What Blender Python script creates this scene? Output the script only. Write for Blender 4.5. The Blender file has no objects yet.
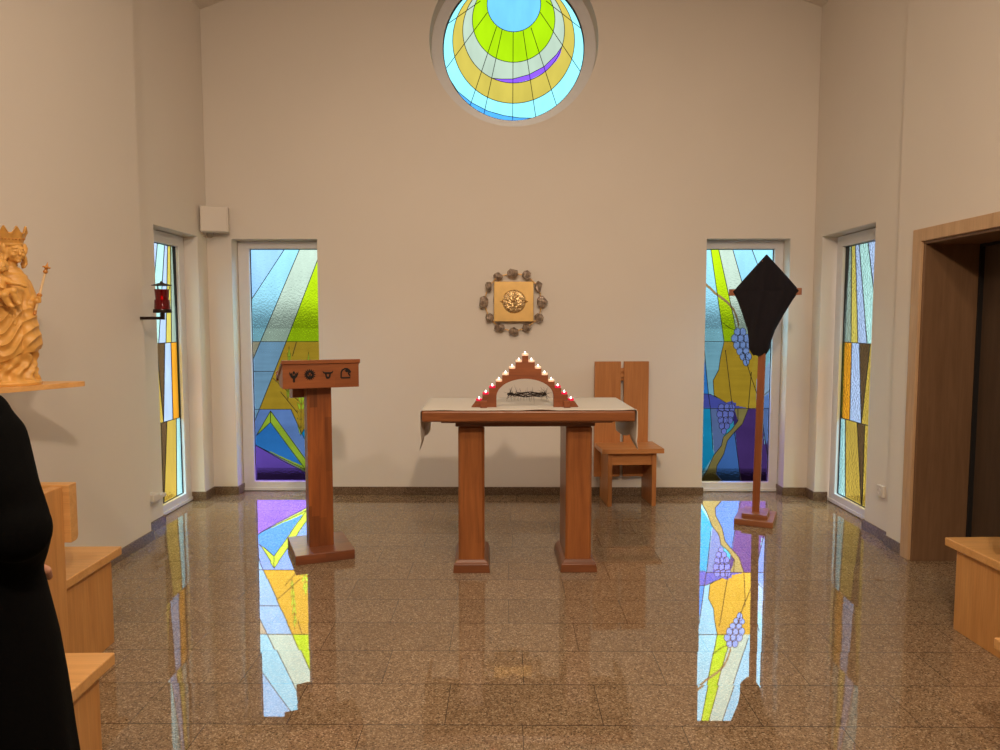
import bpy, bmesh, math, random
from mathutils import Vector, Matrix, noise
from mathutils.geometry import tessellate_polygon
random.seed(11)
S = bpy.context.scene
COL = S.collection
PI = math.pi
def rad(d): return d * PI / 180

# ------------------------------------------------------------------ mesh helper
class MB:
    """collects simple solids and links them as ONE mesh object"""
    def __init__(self): self.v = []; self.f = []; self.m = []
    def add(self, vs, fs, mi=0, M=None):
        b = len(self.v)
        self.v += [tuple(M @ Vector(p)) if M else tuple(p) for p in vs]
        self.f += [tuple(b + i for i in f) for f in fs]; self.m += [mi] * len(fs)
        return self
    def box(self, x0, x1, y0, y1, z0, z1, mi=0, M=None):
        x0, x1 = sorted((x0, x1)); y0, y1 = sorted((y0, y1)); z0, z1 = sorted((z0, z1))
        return self.add([(x0,y0,z0),(x1,y0,z0),(x1,y1,z0),(x0,y1,z0),(x0,y0,z1),(x1,y0,z1),(x1,y1,z1),(x0,y1,z1)],
                        [(0,3,2,1),(4,5,6,7),(0,1,5,4),(1,2,6,5),(2,3,7,6),(3,0,4,7)], mi, M)
    def plate(self, outer, holes, to3, d0, d1, mi=0):
        """polygon with holes; to3(u, v, d) gives the point; thickness d0..d1"""
        loops = [outer] + list(holes)
        tris = tessellate_polygon([[Vector((u, v, 0)) for u, v in l] for l in loops])
        flat = [p for l in loops for p in l]
        n = len(flat)
        vs = [to3(u, v, d0) for u, v in flat] + [to3(u, v, d1) for u, v in flat]
        fs = [tuple(t) for t in tris] + [tuple(n + i for i in reversed(t)) for t in tris]
        o = 0
        for l in loops:
            k = len(l)
            for i in range(k):
                j = (i + 1) % k
                fs.append((o + i, o + j, n + o + j, n + o + i))
            o += k
        return self.add(vs, fs, mi)
    def lathe(self, prof, segs=32, M=None, mi=0, sx=1, sy=1):
        vs = []; fs = []
        for r, z in prof:
            for k in range(segs):
                a = 2 * PI * k / segs
                vs.append((r * math.cos(a) * sx, r * math.sin(a) * sy, z))
        for i in range(len(prof) - 1):
            for k in range(segs):
                j = (k + 1) % segs
                fs.append((i*segs + k, i*segs + j, (i+1)*segs + j, (i+1)*segs + k))
        fs.append(tuple(reversed(range(segs)))); fs.append(tuple((len(prof)-1)*segs + k for k in range(segs)))
        return self.add(vs, fs, mi, M)
    def tube(self, pts, r, segs=8, mi=0, M=None, flat=1.0):
        pts = [Vector(p) for p in pts]; n = len(pts)
        rs = r if isinstance(r, (list, tuple)) else [r] * n
        vs = []; fs = []; ref = None
        for i, p in enumerate(pts):
            t = (pts[min(i+1, n-1)] - pts[max(i-1, 0)]).normalized()
            if ref is None: ref = Vector((0,0,1)) if abs(t.z) < .9 else Vector((1,0,0))
            a = (ref - t * ref.dot(t)).normalized(); ref = a; b = t.cross(a)
            for k in range(segs):
                q = 2 * PI * k / segs
                vs.append(p + (a * math.cos(q) * flat + b * math.sin(q)) * rs[i])
        for i in range(n - 1):
            for k in range(segs):
                j = (k + 1) % segs
                fs.append((i*segs + k, i*segs + j, (i+1)*segs + j, (i+1)*segs + k))
        fs.append(tuple(reversed(range(segs)))); fs.append(tuple((n-1)*segs + k for k in range(segs)))
        return self.add(vs, fs, mi, M)
    def ball(self, c, r, segs=16, rings=10, mi=0, M=None, R=None):
        r = r if isinstance(r, (list, tuple)) else (r, r, r)
        vs = [Vector((0,0,1))]; fs = []
        for i in range(1, rings):
            t = PI * i / rings
            for k in range(segs):
                a = 2 * PI * k / segs
                vs.append(Vector((math.sin(t)*math.cos(a), math.sin(t)*math.sin(a), math.cos(t))))
        vs.append(Vector((0,0,-1))); L = len(vs) - 1
        for k in range(segs):
            j = (k + 1) % segs
            fs.append((0, 1 + k, 1 + j)); fs.append((L, L - segs + j, L - segs + k))
            for i in range(rings - 2):
                fs.append((1 + i*segs + k, 1 + (i+1)*segs + k, 1 + (i+1)*segs + j, 1 + i*segs + j))
        q = [Vector((p.x*r[0], p.y*r[1], p.z*r[2])) for p in vs]
        if R: q = [R @ p for p in q]
        return self.add([p + Vector(c) for p in q], fs, mi, M)
    def limb(self, pts, rs, segs=14):
        """tapered limb with round joints (closed, meant for a remesh)"""
        self.tube(pts, rs, segs)
        for p, r in zip(pts, rs): self.ball(p, r, segs, 8)
        return self
    def build(self, name, mats, parent=None, smooth=False, bevel=0, seg=2, loc=None, fix=True):
        me = bpy.data.meshes.new(name); me.from_pydata(self.v, [], self.f)
        for m in (mats if isinstance(mats, (list, tuple)) else [mats]): me.materials.append(m)
        me.polygons.foreach_set('material_index', self.m); me.update()
        if fix:
            bm = bmesh.new(); bm.from_mesh(me); bmesh.ops.recalc_face_normals(bm, faces=bm.faces); bm.to_mesh(me); bm.free()
        if smooth:
            me.polygons.foreach_set('use_smooth', [True] * len(me.polygons)); me.set_sharp_from_angle(angle=rad(smooth if smooth > 1 else 40))
        o = bpy.data.objects.new(name, me); COL.objects.link(o)
        if parent: o.parent = parent
        if loc: o.location = loc
        if bevel:
            b = o.modifiers.new('bevel', 'BEVEL'); b.width = bevel; b.segments = seg; b.limit_method = 'ANGLE'; b.angle_limit = rad(40)
        return o
    def sculpt(self, name, mat, parent, voxel, smooth_n=3):
        """union of all the shapes into one continuous skin"""
        o = self.build(name, mat)
        r = o.modifiers.new('r', 'REMESH'); r.mode = 'VOXEL'; r.voxel_size = voxel; r.use_smooth_shade = True
        if smooth_n:
            s = o.modifiers.new('s', 'SMOOTH'); s.factor = .5; s.iterations = smooth_n
        dg = bpy.context.evaluated_depsgraph_get(); dg.update()
        me = bpy.data.meshes.new_from_object(o.evaluated_get(dg)); me.name = name
        old = o.data; o.modifiers.clear(); o.data = me; bpy.data.meshes.remove(old)
        if not me.materials: me.materials.append(mat)
        me.polygons.foreach_set('use_smooth', [True] * len(me.polygons))
        if parent: o.parent = parent
        return o

def thing(name, label, cat, loc=(0,0,0), rz=0, group=None):
    o = bpy.data.objects.new(name, None); COL.objects.link(o); o.location = loc; o.rotation_euler = (0,0,rz)
    o.empty_display_size = .05
    return tag(o, label, cat, group)
def tag(o, label, cat, group=None):
    o['label'] = label; o['category'] = cat
    if group: o['group'] = group
    return o
def struct(o): o['kind'] = 'structure'; return o
def holder(name, loc=(0,0,0)):
    o = bpy.data.objects.new(name, None); COL.objects.link(o); o.location = loc; o.empty_display_size = .05
    return struct(o)
def lab(o, text): o['label'] = text; return o
def chaikin(p, n=2, closed=False):
    for _ in range(n):
        q = []; k = len(p)
        for i in range(k if closed else k - 1):
            a = Vector(p[i]); b = Vector(p[(i+1) % k]); q += [a*.75 + b*.25, a*.25 + b*.75]
        p = q if closed else [Vector(p[0])] + q + [Vector(p[-1])]
    return p

# ------------------------------------------------------------------ materials
def lin(c):
    return tuple((x/12.92 if x <= .04045 else ((x+.055)/1.055)**2.4) for x in (v/255 for v in c)) + (1,)
class NT:
    def __init__(self, name):
        self.mat = bpy.data.materials.new(name); self.mat.use_nodes = True
        self.t = self.mat.node_tree; self.t.nodes.clear(); self.out = self.n('ShaderNodeOutputMaterial')
    def n(self, typ, **k):
        x = self.t.nodes.new(typ)
        for a, b in k.items(): setattr(x, a, b)
        return x
    def l(self, a, b): self.t.links.new(a, b)
    def put(self, node, **k):
        for a, b in k.items():
            s = node.inputs[a.replace('_', ' ')]
            if hasattr(b, 'links') or isinstance(b, bpy.types.NodeSocket): self.l(b, s)
            else: s.default_value = b
        return node
    def math(self, op, a, b=None, c=None):
        x = self.n('ShaderNodeMath', operation=op)
        for i, q in enumerate((a, b, c)):
            if q is None: continue
            if isinstance(q, bpy.types.NodeSocket): self.l(q, x.inputs[i])
            else: x.inputs[i].default_value = q
        return x.outputs[0]
    def ramp(self, fac, stops):
        r = self.n('ShaderNodeValToRGB'); e = r.color_ramp.elements
        e[0].position, e[0].color = stops[0]; e[1].position, e[1].color = stops[-1]
        for p, c in stops[1:-1]:
            q = e.new(p); q.color = c
        self.l(fac, r.inputs[0]); return r.outputs[0]
    def mix(self, fac, a, b, mode='MIX'):
        m = self.n('ShaderNodeMix', data_type='RGBA', blend_type=mode)
        for i, q in ((0, fac), (6, a), (7, b)):
            if isinstance(q, bpy.types.NodeSocket): self.l(q, m.inputs[i])
            else: m.inputs[i].default_value = q
        return m.outputs[2]
    def noise(self, vec, scale, detail=3, rough=.5, dist=0):
        x = self.n('ShaderNodeTexNoise'); x.inputs['Scale'].default_value = scale; x.inputs['Detail'].default_value = detail
        x.inputs['Roughness'].default_value = rough; x.inputs['Distortion'].default_value = dist
        if vec: self.l(vec, x.inputs['Vector'])
        return x.outputs['Fac']
    def coord(self, scale=None, kind='Object'):
        c = self.n('ShaderNodeTexCoord').outputs[kind]
        if scale is None: return c
        m = self.n('ShaderNodeMapping'); m.inputs['Scale'].default_value = scale; self.l(c, m.inputs[0]); return m.outputs[0]
    def bump(self, h, strength, dist=.01):
        b = self.n('ShaderNodeBump'); b.inputs['Strength'].default_value = strength; b.inputs['Distance'].default_value = dist
        self.l(h, b.inputs['Height']); return b.outputs[0]
    def principled(self, **k):
        p = self.n('ShaderNodeBsdfPrincipled'); self.put(p, **k); self.l(p.outputs[0], self.out.inputs[0]); return p
def flat(name, c, rough=.5, metal=0, var=.06, scale=25, bump=0, **k):
    t = NT(name); f = t.noise(t.coord(), scale, 4)
    c = lin(c); a = tuple(x*(1-var) for x in c[:3]) + (1,); b = tuple(min(1, x*(1+var)) for x in c[:3]) + (1,)
    p = t.principled(Base_Color=t.ramp(f, [(.3, a), (.7, b)]), Roughness=rough, Metallic=metal, **k)
    if bump: t.l(t.bump(f, bump), p.inputs['Normal'])
    return t.mat
def wood(name, dark, light, axis='z', rough=.38, stave=None, amount=.35, coat=.15):
    t = NT(name)
    sc = {'x': (.09, 1, 1), 'y': (1, .09, 1), 'z': (1, 1, .09)}[axis]
    g = t.noise(t.coord(sc), 22, 6, .6, .5); fine = t.noise(t.coord(tuple(v * (1 if v == 1 else .4) for v in sc)), 130, 3, .6)
    col = t.ramp(g, [(.28, lin(dark)), (.72, lin(light))])
    col = t.mix(.22, col, t.ramp(fine, [(.35, (.45,.45,.45,1)), (.65, (1.0,1.0,1.0,1))]), 'MULTIPLY')
    if stave:
        w, ln = stave
        s = t.n('ShaderNodeSeparateXYZ'); t.l(t.coord(), s.inputs[0])
        o = {'x': (1, 2, 0), 'y': (0, 2, 1), 'z': (0, 1, 2)}[axis]
        i = t.math('FLOOR', t.math('DIVIDE', t.math('ADD', s.outputs[o[0]], .013), w)); j = t.math('FLOOR', t.math('DIVIDE', t.math('ADD', s.outputs[o[1]], .02), w))
        k = t.math('MULTIPLY_ADD', j, 7.3, i)
        wn = t.n('ShaderNodeTexWhiteNoise', noise_dimensions='1D'); t.l(k, wn.inputs['W'])
        q = t.math('FLOOR', t.math('DIVIDE', t.math('MULTIPLY_ADD', wn.outputs[0], ln, s.outputs[o[2]]), ln))
        wm = t.n('ShaderNodeTexWhiteNoise', noise_dimensions='1D'); t.l(t.math('MULTIPLY_ADD', q, 31.7, k), wm.inputs['W'])
        b = t.ramp(wm.outputs[0], [(0, (1-amount,)*3 + (1,)), (1, (1,1,1,1))])
        col = t.mix(1, col, b, 'MULTIPLY')
    p = t.principled(Base_Color=col, Roughness=rough, Coat_Weight=coat, Coat_Roughness=.25)
    t.l(t.bump(fine, .08, .003), p.inputs['Normal'])
    return t.mat
def emit(name, c, s):
    t = NT(name); e = t.n('ShaderNodeEmission'); e.inputs[0].default_value = lin(c); e.inputs[1].default_value = s
    t.l(e.outputs[0], t.out.inputs[0]); return t.mat
def stained(name, c, ripple=.8, scale=60, k=1.0):
    """coloured cathedral glass: clear tint plus rippled refraction of the outside"""
    t = NT(name); cl = lin(c); cl = tuple(min(1, x*k) for x in cl[:3]) + (1,)
    h = t.noise(t.coord(), scale, 2, .5)
    streak = t.noise(t.coord((1, 1, .35)), 9, 3)
    tint = t.mix(1, cl, t.ramp(streak, [(.3, (.86,.86,.86,1)), (.7, (1,1,1,1))]), 'MULTIPLY')
    tr = t.n('ShaderNodeBsdfTransparent'); t.l(tint, tr.inputs[0])
    rf = t.n('ShaderNodeBsdfRefraction'); rf.inputs['IOR'].default_value = 1.12; rf.inputs['Roughness'].default_value = .05; t.l(tint, rf.inputs[0])
    t.l(t.bump(h, 1, ripple * .01), rf.inputs['Normal'])
    m = t.n('ShaderNodeMixShader'); m.inputs[0].default_value = .5; t.l(tr.outputs[0], m.inputs[1]); t.l(rf.outputs[0], m.inputs[2])
    t.l(m.outputs[0], t.out.inputs[0]); return t.mat
def plaster(name, c):
    t = NT(name); n1 = t.noise(t.coord(), 140, 3); n2 = t.noise(t.coord(), 1.3, 3)
    cl = lin(c); p = t.principled(Base_Color=t.ramp(n2, [(.3, tuple(x*.965 for x in cl[:3]) + (1,)), (.7, cl)]), Roughness=.9)
    t.l(t.bump(n1, .12, .002), p.inputs['Normal']); return t.mat
def granite(name, floor=True):
    t = NT(name); co = t.coord()
    v = t.n('ShaderNodeTexVoronoi'); v.inputs['Scale'].default_value = 175; t.l(co, v.inputs['Vector'])
    sp = t.n('ShaderNodeSeparateColor'); t.l(v.outputs['Color'], sp.inputs[0])
    v2 = t.n('ShaderNodeTexVoronoi'); v2.inputs['Scale'].default_value = 330; t.l(co, v2.inputs['Vector'])
    sp2 = t.n('ShaderNodeSeparateColor'); t.l(v2.outputs['Color'], sp2.inputs[0])
    big = t.noise(co, 3, 4)
    c = t.ramp(sp.outputs[0], [(0, lin((52,42,35))), (.12, lin((88,70,55))), (.24, lin((128,103,81))), (.6, lin((150,122,97))), (.85, lin((178,152,126))), (1, lin((212,190,164)))])
    c2 = t.ramp(sp2.outputs[1], [(0, lin((46,38,32))), (.12, lin((104,84,64))), (.6, lin((146,120,94))), (1, lin((172,148,122)))])
    col = t.mix(.4, c, c2); col = t.mix(.35, col, t.ramp(big, [(.3, (.75,.72,.7,1)), (.7, (1,1,1,1))]), 'MULTIPLY')
    if not floor:
        col = t.mix(1, col, (.62,.6,.58,1), 'MULTIPLY')
        t.principled(Base_Color=col, Roughness=.3); return t.mat
    W, Hh, X0, Y0 = .61, .3137, -.574, .48
    s = t.n('ShaderNodeSeparateXYZ'); t.l(co, s.inputs[0])
    yy = t.math('DIVIDE', t.math('SUBTRACT', s.outputs[1], Y0 - .3137*20), Hh); row = t.math('FLOOR', yy)
    jit = t.n('ShaderNodeTexWhiteNoise', noise_dimensions='1D'); t.l(row, jit.inputs['W'])
    sh = t.math('ADD', t.math('MULTIPLY', t.math('MODULO', row, 2), .5), t.math('MULTIPLY', t.math('SUBTRACT', jit.outputs[0], .5), .22))
    xx = t.math('ADD', t.math('DIVIDE', t.math('SUBTRACT', s.outputs[0], X0 - 12.2), W), sh); colm = t.math('FLOOR', xx)
    wn = t.n('ShaderNodeTexWhiteNoise', noise_dimensions='2D'); cb = t.n('ShaderNodeCombineXYZ'); t.l(row, cb.inputs[0]); t.l(colm, cb.inputs[1]); t.l(cb.outputs[0], wn.inputs['Vector'])
    tile = t.ramp(wn.outputs['Value'], [(0, (.88,.875,.87,1)), (1, (1,1,1,1))])
    col = t.mix(1, col, tile, 'MULTIPLY'); col = t.mix(1, col, (.97,.985,.93,1), 'MULTIPLY')
    fy = t.math('MULTIPLY', t.math('ABSOLUTE', t.math('SUBTRACT', t.math('FRACT', yy), .5)), Hh); fx = t.math('MULTIPLY', t.math('ABSOLUTE', t.math('SUBTRACT', t.math('FRACT', xx), .5)), W)
    j = t.math('MAXIMUM', t.math('GREATER_THAN', fy, Hh/2 - .0019), t.math('GREATER_THAN', fx, W/2 - .0013))
    col = t.mix(j, col, lin((52,44,38)))
    # every polished slab lies a hair off level
    off = t.n('ShaderNodeVectorMath', operation='SUBTRACT'); t.l(wn.outputs['Color'], off.inputs[0]); off.inputs[1].default_value = (.5,.5,.5)
    scl = t.n('ShaderNodeVectorMath', operation='MULTIPLY'); t.l(off.outputs[0], scl.inputs[0]); scl.inputs[1].default_value = (.0035,.0035,0)
    ad = t.n('ShaderNodeVectorMath', operation='ADD'); t.l(scl.outputs[0], ad.inputs[0]); ge = t.n('ShaderNodeNewGeometry'); t.l(ge.outputs['Normal'], ad.inputs[1])
    nm = t.n('ShaderNodeVectorMath', operation='NORMALIZE'); t.l(ad.outputs[0], nm.inputs[0])
    t.principled(Base_Color=col, Roughness=.010, IOR=FLOOR_IOR, Normal=nm.outputs[0])
    return t.mat
FLOOR_IOR = 1.55

M = {}
M['wall'] = plaster('white_plaster', (226,218,208))
M['floor'] = granite('polished_granite'); M['skirting'] = granite('granite_skirting', False)
M['frame'] = flat('white_window_frame', (222,220,222), .35, var=.015)
M['gasket'] = flat('dark_glazing_bead', (24,26,40), .6)
M['lead'] = flat('lead_came', (38,38,40), .55, .3)
M['altar'] = wood('red_brown_wood_upright', (142,82,40), (182,112,58), 'z', .36, (.062, .9), .18)
M['altar_x'] = wood('red_brown_wood_lengthwise', (124,70,36), (162,98,52), 'x', .36, (.09, 1.0), .2)
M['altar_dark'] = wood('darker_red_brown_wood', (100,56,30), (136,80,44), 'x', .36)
M['stave'] = wood('glued_stave_wood_upright', (130,68,30), (176,100,46), 'z', .38, (.047, .36), .42)
M['stave_x'] = wood('glued_stave_wood_lengthwise', (132,70,34), (164,94,46), 'x', .38, (.055, .5), .15)
M['stave_base'] = wood('glued_stave_wood_base', (108,58,34), (152,88,52), 'x', .4, (.05, .4), .3)
M['beech'] = wood('orange_beech_upright', (194,136,74), (214,158,94), 'z', .42, coat=.1)
M['beech_x'] = wood('orange_beech_lengthwise', (206,152,88), (226,174,110), 'x', .42, coat=.1)
M['beech_y'] = wood('orange_beech_crosswise', (196,138,78), (216,160,100), 'y', .42, coat=.1)
M['chair'] = wood('chair_beech_upright', (176,112,60), (198,132,76), 'z', .42, coat=.1)
M['chair_x'] = wood('chair_beech_lengthwise', (184,120,66), (208,142,84), 'x', .42, coat=.1)
M['door'] = wood('brown_door_veneer', (70,54,40), (86,68,52), 'z', .5, coat=0)
M['jamb'] = wood('brown_jamb_veneer', (112,82,56), (130,98,70), 'z', .5, coat=0)
M['casing'] = wood('tan_door_frame_veneer', (190,154,116), (208,172,132), 'z', .45, coat=.05)
M['cross'] = wood('cross_wood', (128,68,32), (166,96,48), 'z', .42)
M['cross_x'] = wood('cross_base_wood', (124,72,42), (164,102,62), 'x', .42)
M['candle_arch'] = wood('candle_arch_wood', (118,60,30), (152,84,42), 'x', .45, coat=.05)
M['ink'] = flat('burnt_in_black', (16,11,9), .8)
M['cloth'] = flat('white_linen', (214,208,198), .95, var=.03, scale=300, bump=.05)
M['veil'] = flat('dark_purple_cloth', (17,11,20), .95, var=.15, scale=60, bump=.1)
M['brass'] = flat('brushed_brass', (210,172,104), .45, .45, var=.08, scale=12)
M['gold'] = flat('polished_gold_relief', (236,204,150), .25, .9, var=.15, scale=90, bump=.6)
M['stone'] = flat('smoky_crystal', (158,140,124), .10, .4, var=.6, scale=45, bump=.8)
M['rod'] = flat('gilded_rod', (226,186,124), .3, .9)
M['thorn'] = flat('dark_thorn_twig', (46,32,24), .8, var=.3)
M['black_iron'] = flat('dark_bronze', (44,30,22), .45, .6)
M['red_glass'] = flat('red_glass', (128,8,14), .08, var=.1, Transmission_Weight=.55, IOR=1.3, Coat_Weight=.5)
M['red_spark'] = emit('red_lamp_flame', (255,30,60), 9)
M['white_plastic'] = flat('white_plastic', (214,206,196), .5, var=.01)
M['cable'] = flat('grey_cable', (150,136,120), .6)
M['linden'] = flat('carved_linden_wood', (218,164,84), .42, var=.10, scale=30, bump=.03)
M['linden_dark'] = flat('carved_linden_wood_gilt', (196,132,58), .35, var=.1)
M['ivory'] = flat('pale_sceptre_rod', (236,206,160), .35)
M['shelf'] = wood('pale_shelf_wood', (220,164,96), (236,184,116), 'y', .45)
M['black'] = flat('black_wool', (5,5,5), 1.0, var=.2, scale=200, bump=.1, Specular_IOR_Level=.1)
M['skin'] = flat('skin', (196,142,116), .55, var=.04)
M['hair'] = flat('dark_hair', (38,28,22), .7, var=.3, scale=80)
M['linen_cuff'] = flat('white_cuff', (232,226,220), .9)
M['shoe'] = flat('black_leather', (12,12,12), .35)
M['wax_white'] = flat('white_tealight_cup', (255,232,210), .5, var=.02, Emission_Color=lin((255,196,150)), Emission_Strength=.55)  # cup emission stands in for flame light shining through the wax
M['wax_red'] = flat('red_tealight_cup', (216,30,66), .4, var=.05, Emission_Color=lin((240,30,80)), Emission_Strength=.5)  # red cup glows by emission too, imitating its flame from within
M['flame'] = emit('candle_flame', (255,226,214), 7)
M['pavement'] = flat('outdoor_paving', (70,72,70), 1, var=.2, scale=.7, Specular_IOR_Level=0)
M['dark_ground'] = flat('added_dark_ground', (24,22,18), 1, var=.3, scale=5, Specular_IOR_Level=0)  # added dark ground outside, keeps the lowest panes dark
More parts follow.
